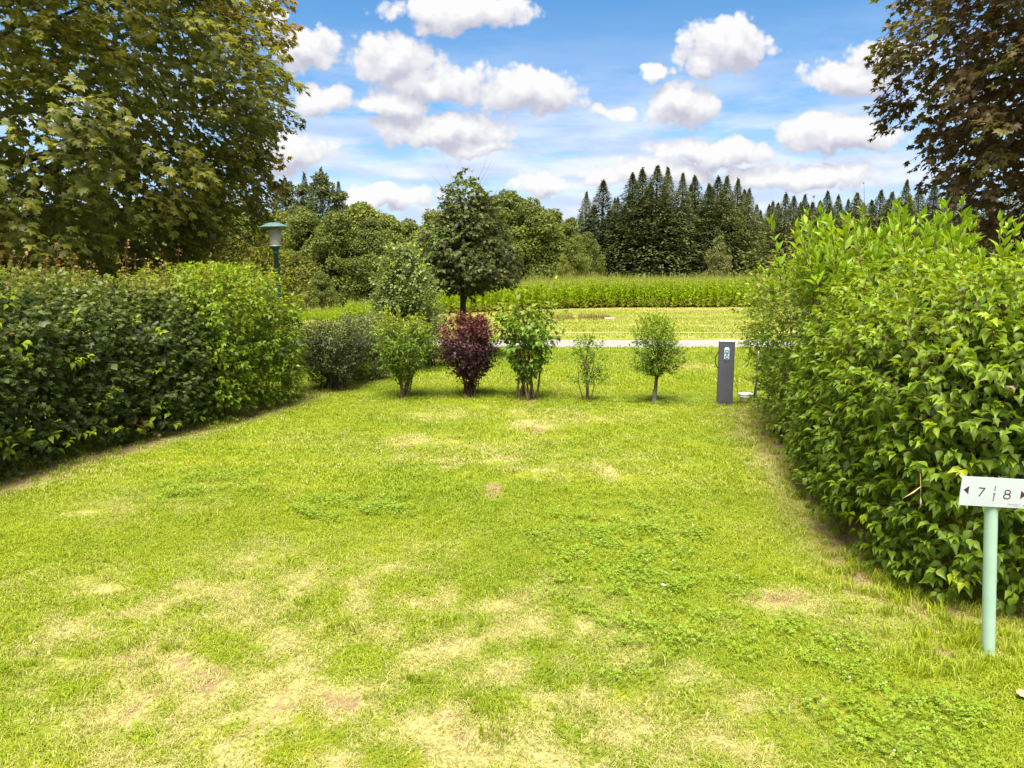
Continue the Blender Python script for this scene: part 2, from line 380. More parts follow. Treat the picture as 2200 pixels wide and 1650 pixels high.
# ---------------------------------------------------------------- scattering (grass, crop, clover)
def scatter(name, P, rot, scl, idx, attrs, protos):
    col = bpy.data.collections.new(name + '_kinds')
    for i, me in enumerate(protos):
        o = bpy.data.objects.new('%s_kind_%02d' % (name, i), me); col.objects.link(o)
    me = bpy.data.meshes.new(name); me.vertices.add(len(P)); me.vertices.foreach_set('co', np.ascontiguousarray(P, np.float32).ravel())
    a = me.attributes.new('rot', 'FLOAT_VECTOR', 'POINT'); a.data.foreach_set('vector', np.ascontiguousarray(rot, np.float32).ravel())
    a = me.attributes.new('scl', 'FLOAT', 'POINT'); a.data.foreach_set('value', np.ascontiguousarray(scl, np.float32))
    a = me.attributes.new('idx', 'INT', 'POINT'); a.data.foreach_set('value', np.ascontiguousarray(idx, np.int32))
    for k, v in attrs.items():
        a = me.attributes.new(k, 'FLOAT', 'POINT'); a.data.foreach_set('value', np.ascontiguousarray(v, np.float32))
    o = bpy.data.objects.new(name, me); C.objects.link(o)
    g = bpy.data.node_groups.new(name + '_scatter', 'GeometryNodeTree')
    g.interface.new_socket('Geometry', in_out='INPUT', socket_type='NodeSocketGeometry')
    g.interface.new_socket('Geometry', in_out='OUTPUT', socket_type='NodeSocketGeometry')
    k = N(g); gi = g.nodes.new('NodeGroupInput'); go = g.nodes.new('NodeGroupOutput')
    ci = g.nodes.new('GeometryNodeCollectionInfo'); ci.inputs[0].default_value = col; ci.inputs[1].default_value = True; ci.inputs[2].default_value = True
    def na(nm, ty):
        n = g.nodes.new('GeometryNodeInputNamedAttribute'); n.data_type = ty; n.inputs[0].default_value = nm; return n.outputs[0]
    er = g.nodes.new('FunctionNodeEulerToRotation'); g.links.new(na('rot', 'FLOAT_VECTOR'), er.inputs[0])
    ip = g.nodes.new('GeometryNodeInstanceOnPoints')
    g.links.new(gi.outputs[0], ip.inputs['Points']); g.links.new(ci.outputs[0], ip.inputs['Instance'])
    ip.inputs['Pick Instance'].default_value = True
    g.links.new(na('idx', 'INT'), ip.inputs['Instance Index']); g.links.new(er.outputs[0], ip.inputs['Rotation']); g.links.new(na('scl', 'FLOAT'), ip.inputs['Scale'])
    g.links.new(ip.outputs[0], go.inputs[0])
    md = o.modifiers.new('scatter', 'NODES'); md.node_group = g
    o['kind'] = 'stuff'
    return o
# ---------------------------------------------------------------- what grows where on the lawn
LINE_L = np.array([(-4.55, 3.8), (-3.95, 5.68), (-3.53, 7.32), (-3.09, 8.26), (-2.74, 9.8), (-2.2, 11.5), (-1.6, 14.)])
LINE_R = np.array([(2.9, 3.45), (1.97, 3.62), (1.95, 4.1), (2.24, 5.5), (2.43, 7.), (2.95, 9.0)])
def dline(x, y, L):
    d = np.full(np.shape(x), 9.)
    for a, b in zip(L[:-1], L[1:]):
        v = b - a; t = np.clip(((x - a[0]) * v[0] + (y - a[1]) * v[1]) / (v @ v), 0, 1)
        d = np.minimum(d, np.hypot(x - a[0] - t * v[0], y - a[1] - t * v[1]))
    return d
BARE = [(1062, 1052, 24, 24, 1.2), (880, 962, 36, 7, .9), (1150, 926, 36, 10, .9), (1690, 1282, 75, 22, .8), (265, 1437, 28, 9, 1.), (452, 1437, 26, 14, .8),
        (1000, 1587, 28, 12, .8), (560, 1232, 26, 7, .8), (1290, 1580, 22, 9, .7), (700, 1345, 40, 9, .6), (640, 1460, 34, 10, .6), (1340, 1030, 14, 7, .4), (1620, 1355, 22, 8, .7),
        (250, 1010, 60, 9, .6), (1860, 1270, 70, 30, .7), (2050, 1400, 90, 40, .8), (1780, 1100, 55, 40, .5), (1700, 1010, 35, 30, .5), (90, 1640, 40, 10, .6), (820, 1395, 30, 7, .6), (1165, 1470, 25, 8, .5),
        (868, 860, 15, 4, .9), (1012, 856, 20, 4, .9), (1132, 861, 30, 5, 1.), (1262, 864, 12, 3, .8), (1407, 868, 12, 3, .8), (1560, 876, 26, 4, .8)]
PALE = [(960, 1003, 26, 6, .9), (1300, 1012, 26, 22, .9), (880, 945, 60, 18, .7), (1140, 915, 60, 16, .8), (1230, 900, 150, 14, .5), (950, 895, 140, 14, .45), (1690, 1290, 130, 40, .8),
        (1850, 1350, 130, 50, .5), (230, 1085, 80, 14, .5), (1480, 790, 90, 8, .6), (1560, 1340, 40, 20, .5)]
def spots(x, y, L):
    t = np.zeros(np.shape(x))
    wx = x + .12 * (fbm(x * 6, y * 6, 21, 3) - .5); wy = y + .16 * (fbm(x * 6 + 9, y * 6, 22, 3) - .5)
    for px, py, rx, ry, s in L:
        c = gnd(px, py); dx = abs(gnd(px + rx, py)[0] - c[0]); dy = abs(gnd(px, py - ry)[1] - gnd(px, py + ry)[1]) / 2
        t = np.maximum(t, s * sstep(1.35, .45, np.hypot((wx - c[0]) / dx, (wy - c[1]) / dy)))
    return t
def blob(x, y, cx, cy, rx, ry): return sstep(1.25, .35, np.hypot((x - cx) / rx, (y - cy) / ry))
def masks(x, y):
    """dryness, bare soil and clover on the lawn (0..1)"""
    n1 = fbm(x * .9, y * .7, 1, 4); n2 = fbm(x * 3.1, y * 2.6, 2, 4); n3 = fbm(x * 9, y * 8, 3, 3)
    zone = np.maximum.reduce([blob(x, y, -1.0, 3.0, 1.9, 1.6), .8 * blob(x, y, .3, 2.6, 1.2, .6), .55 * blob(x, y, -.1, 8.7, 2.2, .7),
                              .5 * blob(x, y, .2, 6.6, 1.5, 1.0), .35 * blob(x, y, -2.6, 5.2, .9, .7), .55 * blob(x, y, 2.2, 3.6, .8, .6), .5 * blob(x, y, -2.5, 3.6, .8, .6)])
    zone *= 1 - .8 * blob(x, y, -1.95, 2.45, .55, .3)
    dry = np.clip(0.03 + .54 * zone + 1.1 * (n2 - .52) * (.35 + zone) + .5 * (n1 - .5) + 1.5 * (n3 - .5) * (.4 + zone), 0, 1)
    far = sstep(16.5, 20, y)
    dry = dry * (1 - far) + far * np.clip(.45 + .9 * (fbm(x * .25, y * .9, 14, 4) - .5) + .25 * sstep(31, 35, y), 0, 1)
    dry = np.maximum(dry, spots(x, y, PALE) * (.6 + .6 * n3))
    edge = np.minimum(dline(x, y, LINE_L), dline(x, y, LINE_R))
    dry = np.maximum(dry, .75 * sstep(.55, .1, edge) * (.3 + n2))
    soil = spots(x, y, BARE) * (.45 + .9 * n3)
    soil = np.maximum(soil, sstep(.60, .74, n2 * .6 + n3 * .42) * zone * .7)
    soil = np.maximum(soil, sstep(.60, .70, fbm(x * 10 + 3, y * 6.5, 17, 3)) * np.clip(zone + .12, 0, 1) * .6)
    soil = np.maximum(soil, sstep(.24, .0, edge + .35 * (n2 - .5)) * .8)
    clover = np.maximum.reduce([blob(x, y, .75, 4.1, .62, 1.3), blob(x, y, -1.15, 5.1, .55, .32), .9 * blob(x, y, 1.35, 2.55, .45, .35), .8 * blob(x, y, 1.3, 3.2, .3, .4), .6 * blob(x, y, -2.4, 5.6, .5, .5), .6 * blob(x, y, 1.8, 9.6, .8, .5)])
    clover = np.clip(clover * (.35 + 1.4 * (n2 - .35)) * (1 - soil), 0, 1)
    dry = dry * (1 - .75 * clover)
    return dry, np.clip(soil, 0, 1), clover
# ---------------------------------------------------------------- ground
def ground_mat():
    m, k, out = base_mat('lawn_ground')
    geo = k.n.new('ShaderNodeNewGeometry'); p = geo.outputs['Position']
    A = lambda nm: k.add('ShaderNodeAttribute', attribute_name=nm, out=2)
    fine = k.add('ShaderNodeTexNoise', {'Vector': p, 'Scale': 55., 'Detail': 6., 'Roughness': .7})
    mid = k.add('ShaderNodeTexNoise', {'Vector': p, 'Scale': 6., 'Detail': 5., 'Roughness': .65})
    stripe = k.add('ShaderNodeTexNoise', {'Vector': k.v('MULTIPLY', p, (.35, 2.2, 1.)), 'Scale': 1.3, 'Detail': 5., 'Roughness': .65})
    green = k.mix(k.sm(mid, .3, .7), (.12, .17, .009, 1), (.19, .225, .012, 1))
    green = k.mix(k.sm(stripe, .42, .68), green, (.27, .275, .02, 1))
    straw = k.mix(k.sm(fine, .3, .7), (.29, .25, .075, 1), (.47, .42, .18, 1))
    soil = k.mix(k.sm(fine, .3, .7), (.16, .10, .048, 1), (.36, .26, .13, 1))
    dn = k.m('ADD', A('dry'), k.m('MULTIPLY', k.m('SUBTRACT', fine, .5), 1.1))
    c = k.mix(k.sm(dn, .25, .75), green, straw)
    sn = k.m('ADD', A('soil'), k.m('MULTIPLY', k.m('SUBTRACT', fine, .5), .9))
    c = k.mix(k.sm(sn, .4, .7), c, soil)
    b = k.add('ShaderNodeBump', {'Strength': .7, 'Distance': .03, 'Height': fine})
    k.l.new(k.add('ShaderNodeBsdfPrincipled', {'Base Color': c, 'Roughness': .9, 'Specular IOR Level': .15, 'Normal': b}), out.inputs[0])
    return m
def axis(lo, hi, fine_lo, fine_hi, step, grow=1.13):
    a = list(np.arange(fine_lo, fine_hi, step)); s = step
    while a[-1] < hi: s *= grow; a.append(a[-1] + s)
    s = step
    while a[0] > lo: s *= grow; a.insert(0, a[0] - s)
    return np.array(a)
gx = axis(-2500, 2500, -4.2, 4.2, .06, 1.13); gy = axis(-60, 4000, 1.9, 10, .06, 1.06)
GX, GY = np.meshgrid(gx, gy); gxf, gyf = GX.ravel(), GY.ravel()
gz = terrain(gxf, gyf)
d_, s_, c_ = masks(gxf, gyf)
nx, ny = len(gx), len(gy)
ii = (np.arange(ny - 1)[:, None] * nx + np.arange(nx - 1)[None]).ravel()
ground = link('ground', mesh('ground', np.stack([gxf, gyf, gz], 1), np.stack([ii, ii + 1, ii + nx + 1, ii + nx], 1), True, {'dry': d_, 'soil': s_}), ground_mat())
tag(ground, 'mown lawn with dry straw patches and bare spots reaching the field', None, None, 'structure')
def strip(name, y0, y1, x0, x1, slope, dz, mat, label, wob=.06, seg=160, seed=1):
    xs = np.linspace(x0, x1, seg); rows = []
    for j, f in enumerate(np.linspace(0, 1, 5)):
        ys = y0 + (y1 - y0) * f + slope * xs + (wob * (fbm(xs * 1.6, xs * 0 + j // 4 * 9, seed + (j > 2), 4) - .5) * 2 if j in (0, 4) else 0)
        rows.append(np.stack([xs, ys, terrain(xs, ys) + dz], 1))
    V = np.concatenate(rows); i = (np.arange(4)[:, None] * seg + np.arange(seg - 1)[None]).ravel()
    o = link(name, mesh(name, V, np.stack([i, i + 1, i + seg + 1, i + seg], 1), True), mat)
    return tag(o, label, None, None, 'structure')
GRAVEL = plain('pale_gravel', (.285, .27, .258), .9, noise=.7, scale=7, col2=(.22, .195, .175), bump=.4)
strip('gravel_path', 16.35, 18.15, -60, 60, -.02, .012, GRAVEL, 'pale grey gravel path crossing behind the lawn', .22, seg=420)
STRAW = plain('straw_line', (.5, .47, .2), .9, noise=.4, scale=30)
strip('worn_track', 20.28, 20.44, -2, 30, -.03, .018, STRAW, 'thin pale worn line in the grass beyond the gravel path', .04)
# ---------------------------------------------------------------- grass blades
def grass_mat(name, g1, g2, straw1, straw2, trans=.35):
    m, k, out = base_mat(name)
    dry = k.add('ShaderNodeAttribute', attribute_name='dry', attribute_type='INSTANCER', out=2)
    hue = k.add('ShaderNodeAttribute', attribute_name='hue', attribute_type='INSTANCER', out=2)
    r = k.add('ShaderNodeAttribute', attribute_name='rnd', out=2)
    green = k.mix(k.m('ADD', k.m('MULTIPLY', r, .45), k.m('MULTIPLY', hue, .55)), (*g1, 1), (*g2, 1))
    straw = k.mix(r, (*straw1, 1), (*straw2, 1))
    f = k.sm(k.m('ADD', dry, k.m('MULTIPLY', k.m('SUBTRACT', k.m('FRACT', k.m('MULTIPLY', r, 7.31)), .5), .8)), .36, .64)
    c = k.mix(f, green, straw)
    b = k.add('ShaderNodeBsdfPrincipled', {'Base Color': c, 'Roughness': .55, 'Specular IOR Level': .3})
    t = k.add('ShaderNodeBsdfTranslucent', {'Color': k.v('MULTIPLY', c, (1.2, 1.15, .7))})
    k.l.new(k.add('ShaderNodeMixShader', (trans, b, t)), out.inputs[0])
    return m
GRASS = grass_mat('grass_blade', (.182, .265, .010), (.345, .40, .014), (.37, .335, .09), (.55, .50, .22))
def tuft(rng, nb, rad, h, w, lean, name='tuft', mat=None):
    a = rng.uniform(0, 6.28, nb); rr = rad * np.sqrt(rng.uniform(0, 1, nb))
    b = np.stack([rr * np.cos(a), rr * np.sin(a), np.full(nb, -.004)], 1)
    ph = rng.uniform(0, 6.28, nb); H = h * rng.uniform(.45, 1.15, nb); le = lean * rng.uniform(.2, 1.4, nb)
    dirn = np.stack([np.cos(ph), np.sin(ph), 0 * ph], 1); sd_ = np.stack([-np.sin(ph), np.cos(ph), 0 * ph], 1)
    tw = rng.uniform(-1, 1, nb)[:, None]; sd_ = unit(sd_ + dirn * tw)
    ww = (w * rng.uniform(.6, 1.2, nb) / 2)[:, None]
    mid = b + dirn * (le * H * .3)[:, None] + np.array([0, 0, 1.]) * (H * .6)[:, None]
    tip = b + dirn * (le * H)[:, None] + np.array([0, 0, 1.]) * (H * np.maximum(1 - .35 * le, .25))[:, None]
    V = np.stack([b - sd_ * ww, b + sd_ * ww, mid - sd_ * ww * .8, mid + sd_ * ww * .8, tip], 1).reshape(-1, 3)
    o = np.arange(nb)[:, None] * 5
    f3 = np.concatenate([o + [0, 1, 3], o + [0, 3, 2], o + [2, 3, 4]])
    me = mesh(name, V, f3, True, {'rnd': np.repeat(rng.uniform(0, 1, nb), 5)})
    me.materials.append(mat or GRASS); return me
def lawn():
    rng = np.random.default_rng(11)
    protos = [tuft(rng, 60, .075, .024, .0037, 1.5) for _ in range(4)] + [tuft(rng, 50, .13, .031, .0062, 1.3) for _ in range(3)] + [tuft(rng, 40, .05, .075, .0048, .6) for _ in range(2)]
    P, idx, scl = [], [], []
    def area(n, y0, y1, kinds, s0, s1, keep=None):
        y = np.sqrt(rng.uniform(y0 * y0, y1 * y1, n)); x = rng.uniform(-1, 1, n) * (.76 * y + .5)
        P.append(np.stack([x, y], 1)); idx.append(rng.integers(kinds[0], kinds[1], n)); scl.append(rng.uniform(s0, s1, n))
    def wide(n, y0, y1, kinds, s0, s1):             # outside the view, thinner
        y = rng.uniform(y0, y1, n); x = rng.uniform(-1, 1, n) * (.76 * y + 3.2); ok = (np.abs(x) > .76 * y + .45) | (y < 1.9)
        x, y = x[ok], y[ok]; P.append(np.stack([x, y], 1)); idx.append(rng.integers(kinds[0], kinds[1], len(x))); scl.append(rng.uniform(s0, s1, len(x)))
    wide(26000, -1., 6.2, (0, 4), .9, 1.35); wide(12000, 5.6, 16.3, (4, 7), .9, 1.4)
    area(16000, 1.9, 5.6, (0, 4), .75, 1.25)
    area(15000, 5.4, 11.5, (4, 7), .75, 1.2)
    area(9000, 11, 16.3, (4, 7), 1.2, 1.9)
    area(150, 2.2, 9, (7, 9), .6, 1.1)
    # taller uncut fringe by the hedges and around the sign post
    for L, cnt in ((LINE_L, 260), (LINE_R, 320)):
        t = rng.uniform(0, len(L) - 1.001, cnt); i = t.astype(int); q = L[i] + (L[i + 1] - L[i]) * (t - i)[:, None]
        P.append(q + rng.normal(0, .12, (cnt, 2))); idx.append(rng.integers(7, 9, cnt)); scl.append(rng.uniform(.5, 1.1, cnt))
    q = np.array([2.07, 3.09]) + rng.normal(0, 1, (70, 2)) * [.3, .14]; P.append(q); idx.append(rng.integers(7, 9, 70)); scl.append(rng.uniform(.6, 1.2, 70))
    for px, py, rr, cnt in ((868, 858, .12, 14), (1012, 853, .18, 22), (1132, 859, .22, 26), (1262, 863, .1, 14), (1407, 867, .1, 14), (1560, 873, .16, 20), (880, 1460, .06, 5), (1070, 1535, .07, 6), (255, 1380, .09, 8), (330, 1395, .06, 5), (590, 1330, .1, 8), (1230, 1255, .05, 5), (960, 1370, .08, 6), (40, 1440, .1, 7)):
        g0 = gnd(px, py); P.append(g0[:2] + rng.normal(0, rr, (cnt, 2))); idx.append(rng.integers(7, 9, cnt)); scl.append(rng.uniform(.45, .95, cnt))
    P, idx, scl = np.concatenate(P), np.concatenate(idx), np.concatenate(scl)
    d, s, c = masks(P[:, 0], P[:, 1])
    tall = idx >= 7
    ok = rng.uniform(0, 1, len(P)) > s * 1.05 * np.where(tall, .35, 1)
    ok &= (P[:, 1] < 16.25) | (P[:, 1] > 18.5)
    P, idx, scl, d, c, tall = P[ok], idx[ok], scl[ok], d[ok], c[ok], tall[ok]
    hue = np.clip(.45 + 1.3 * (fbm(P[:, 0] * 1.3, P[:, 1] * 1.1, 31, 4) - .5) + rng.normal(0, .15, len(P)), 0, 1)
    d = np.clip(np.where(tall, d * .3, d + rng.normal(0, .13, len(P))), 0, 1)
    scl = scl * (1 - .25 * d) * (1 - .3 * c) * (.8 + .5 * fbm(P[:, 0] * 2, P[:, 1] * 2, 41, 3))
    n = len(P); rot = np.stack([rng.normal(0, .12, n), rng.normal(0, .12, n), rng.uniform(0, 6.28, n)], 1)
    o = scatter('grass', np.column_stack([P, terrain(P[:, 0], P[:, 1])]), rot, scl, idx, {'dry': d, 'hue': hue}, protos)
    tag(o, 'short mown grass of the lawn, partly dried to straw', 'grass')
    # beyond the gravel path: longer mown meadow, coarser tufts
    protos = [tuft(rng, 36, .3, .07, .016, .8) for _ in range(3)]
    n = 11000; y = np.sqrt(rng.uniform(18.6 ** 2, 41 ** 2, n)); x = rng.uniform(-.55, .55, n) * y
    ok = np.abs(y - (20.36 - .03 * x)) > .28; x, y = x[ok], y[ok]; n = len(x)
    d, s, c = masks(x, y)
    hue = np.clip(.55 + rng.normal(0, .2, n), 0, 1)
    rot = np.stack([0 * x, 0 * x, rng.uniform(0, 6.28, n)], 1)
    o = scatter('meadow_grass', np.column_stack([x, y, terrain(x, y)]), rot, rng.uniform(.7, 1.2, n), rng.integers(0, 3, n), {'dry': d, 'hue': hue}, protos)
    tag(o, 'paler mown meadow grass beyond the gravel path', 'grass')
    # a streak of tall withered grass in the meadow
    protos = [tuft(rng, 30, .12, .3, .014, .5, mat=grass_mat('withered_grass', (.2, .2, .03), (.25, .2, .04), (.24, .16, .06), (.34, .25, .1))) for _ in range(2)]
    n = 60; g0 = at(1215, 682, 26.5); x = g0[0] + rng.uniform(-.5, 1.6, n); y = 26.6 + rng.normal(0, .35, n)
    o = scatter('withered_grass', np.column_stack([x, y, terrain(x, y)]), np.stack([0 * x, 0 * x, rng.uniform(0, 6, n)], 1), rng.uniform(.35, .9, n), rng.integers(0, 2, n), {'dry': rng.uniform(.2, .7, n), 'hue': np.full(n, .5)}, protos)
    tag(o, 'streak of taller brown withered grass in the meadow', 'grass')
    # clover
    CL = grass_mat('clover_leaf', (.15, .25, .014), (.24, .34, .02), (.3, .3, .06), (.4, .4, .1), .3)
    WH = plain('clover_flower', (.75, .68, .62), .8)
    def clover(nl):
        V, F_, r = [], [], []
        for _ in range(nl):
            a = rng.uniform(0, 6.28); q = .07 * math.sqrt(rng.uniform(0, 1)); c0 = np.array([q * math.cos(a), q * math.sin(a), rng.uniform(.018, .04)]); rr = rng.uniform(0, 1); R0 = rng.uniform(.006, .010); p0 = rng.uniform(0, 6.28)
            tl = rng.normal(0, .25, 2)
            for l in range(3):
                p = p0 + l * 2.094; d = np.array([math.cos(p), math.sin(p), 0]); e = np.array([-d[1], d[0], 0]); b0 = len(V)
                for pt in (c0, c0 + d * R0 * .6 - e * R0 * .5, c0 + d * R0 * 1.1, c0 + d * R0 * .6 + e * R0 * .5):
                    v = pt.copy(); v[2] += (pt - c0)[:2] @ tl + .12 * np.linalg.norm(pt - c0); V.append(v)
                F_.append((b0, b0 + 1, b0 + 2, b0 + 3)); r += [rr] * 4
        me = mesh('clover', np.array(V), np.array(F_), False, {'rnd': np.array(r)}); me.materials.append(CL); return me
    ps = [clover(30) for _ in range(3)]
    n = 9000; y = rng.uniform(2.2, 10.5, n); x = rng.uniform(-3.2, 2.8, n); d, s, c = masks(x, y)
    ok = rng.uniform(0, 1, n) < c * 1.2; x, y = x[ok], y[ok]; n = len(x)
    o = scatter('clover', np.column_stack([x, y, terrain(x, y)]), np.stack([0 * x, 0 * x, rng.uniform(0, 6.28, n)], 1), rng.uniform(.8, 1.3, n), rng.integers(0, 3, n), {'dry': rng.uniform(0, .25, n), 'hue': rng.uniform(.2, .9, n)}, ps)
    tag(o, 'patches of dark green clover leaves spread in the lawn', 'clover')
    fl = lathe('clover_flower', [(.0005, .0), (.006, .003), (.0085, .009), (.006, .015), (.0005, .018)], 7); fl.materials.append(WH)
    i = rng.permutation(n)[:45]; nf = len(i)
    xx, yy = x[i] + rng.normal(0, .05, nf), y[i] + rng.normal(0, .05, nf)
    o = scatter('clover_flowers', np.column_stack([xx, yy, terrain(xx, yy) + .028]), np.zeros((nf, 3)), rng.uniform(.35, .6, nf), np.zeros(nf, int), {}, [fl])
    o.name = 'clover_flower'
    tag(o, 'tiny white clover flower heads dotted through the clover', 'clover')
lawn()
# ---------------------------------------------------------------- crop field
def crop():
    rng = np.random.default_rng(5)
    m, k, out = base_mat('crop_leaf')
    r = k.add('ShaderNodeAttribute', attribute_name='rnd', out=2); t = k.add('ShaderNodeAttribute', attribute_name='tint', out=2)
    c = k.mix(r, (.22, .335, .010, 1), (.37, .46, .014, 1)); c = k.mix(t, c, (.30, .27, .10, 1))
    b = k.add('ShaderNodeBsdfPrincipled', {'Base Color': c, 'Roughness': .6, 'Specular IOR Level': .2}); tr = k.add('ShaderNodeBsdfTranslucent', {'Color': k.v('MULTIPLY', c, (1.1, 1.1, .6))})
    k.l.new(k.add('ShaderNodeMixShader', (.35, b, tr)), out.inputs[0])
    protos = []
    for q in range(4):
        V, F_, rn, ti = [], [], [], []
        for st in range(5):
            x0, y0 = rng.uniform(-.28, .28, 2); h = rng.uniform(.85, 1.12); lx, ly = rng.normal(0, .05, 2)
            pos = lambda s: np.array([x0 + lx * s, y0 + ly * s, h * s])
            for l in range(26):
                s = rng.uniform(.05, .93); p = pos(s); a = rng.uniform(0, 6.28); L = .22 * (1.1 - .7 * s) * rng.uniform(.7, 1.2)
                d = np.array([math.cos(a), math.sin(a), rng.uniform(.5, 1.9)]); d = d / np.linalg.norm(d); e = np.array([-math.sin(a), math.cos(a), 0]) * L * .2
                b0 = len(V); V += [p, p + d * L * .5 - e, p + d * L + [0, 0, -.04], p + d * L * .5 + e]; F_.append((b0, b0 + 1, b0 + 2, b0 + 3))
                rn += [rng.uniform(0, 1)] * 4; ti += [.65 * max(0, rng.normal(.55, .3)) if s < .28 else 0] * 4
            b0 = len(V); top = rng.uniform(1.02, 1.3) if st < 3 else rng.uniform(.96, 1.06); w = .014          # flowering spike
            for a in (0, 2.1, 4.2): V.append(pos(.86) + [w * math.cos(a), w * math.sin(a), 0])
            V.append(pos(top)); F_ += [(b0, b0 + 1, b0 + 3, b0 + 3), (b0 + 1, b0 + 2, b0 + 3, b0 + 3), (b0 + 2, b0, b0 + 3, b0 + 3)]
            rn += [.7] * 4; ti += [.55] * 4
        F_ = np.array(F_); quad = F_[:, 2] != F_[:, 3]
        me = mesh('crop_plant', np.array(V), [F_[quad], F_[~quad][:, :3]], False, {'rnd': np.array(rn), 'tint': np.array(ti)}); me.materials.append(m); protos.append(me)
    n = 16000; y = np.concatenate([rng.uniform(34, 50, n * 2 // 3), rng.uniform(50, 85, n - n * 2 // 3)]); u = rng.uniform(-.75, .8, n); x = u * y
    edge = 31 + np.interp(u, [-.8, -.3, -.03, .1, .35, .8], [30, 24, 4.5, 4.5, 5.5, 5.5]) + .35 * (fbm(x * .8, y * 0, 8, 3) - .5)
    ok = y > edge; x, y, u = x[ok], y[ok], u[ok]; n = len(x)
    hs = np.interp(u, [-.3, -.1, 0, .3], [1.35, 1.3, 1.2, 1.15])
    o = scatter('crop', np.column_stack([x, y, terrain(x, y) - .02]), np.stack([rng.normal(0, .03, n), rng.normal(0, .03, n), rng.uniform(0, 6.28, n)], 1), rng.uniform(.86, 1.14, n) * hs * (.9 + .25 * fbm(x * .35, y * .35, 61, 3)), rng.integers(0, 4, n), {}, protos)
    tag(o, 'field of dense bright green crop with pale flowering spikes', 'crop')
crop()
# ---------------------------------------------------------------- trees near the lawn
def limbs(tb, rng, base, top, n, crown_c, crown_r, r0):
    """trunk and limbs reaching into an ellipsoid crown"""
    base, top = np.array(base), np.array(top)
    s = np.linspace(0, 1, 7)[:, None]; w = np.cumsum(rng.normal(0, .04, (7, 3)), 0) * [1, 1, 0] * r0 * 6; w[0] = 0
    tr = base + (top - base) * s + w
    rad = r0 * (1 - .75 * s[:, 0]); rad[0] *= 1.35; rad[1] *= 1.05
    tb.add(tr, rad)
    for i in range(n):
        f = rng.uniform(.25, .9); j = f * 6; p = tr[int(j)] + (tr[int(j) + 1] - tr[int(j)]) * (j % 1)
        a = i * 2.4 + rng.normal(0, .3); el = rng.uniform(.1, .9)
        tgt = np.array(crown_c) + np.array(crown_r) * .85 * np.array([math.cos(a) * math.cos(el), math.sin(a) * math.cos(el), math.sin(el) * 2 * f - .75])
        q = np.linspace(0, 1, 5)[:, None]
        pts = p + (tgt - p) * q + np.array([0, 0, .25]) * np.linalg.norm(tgt - p) * q * (1 - q) + rng.normal(0, .04, (5, 3)) * np.linalg.norm(tgt - p) * (q > 0)
        tb.add(pts, r0 * .38 * (1 - .85 * q[:, 0]) * rng.uniform(.7, 1.1))
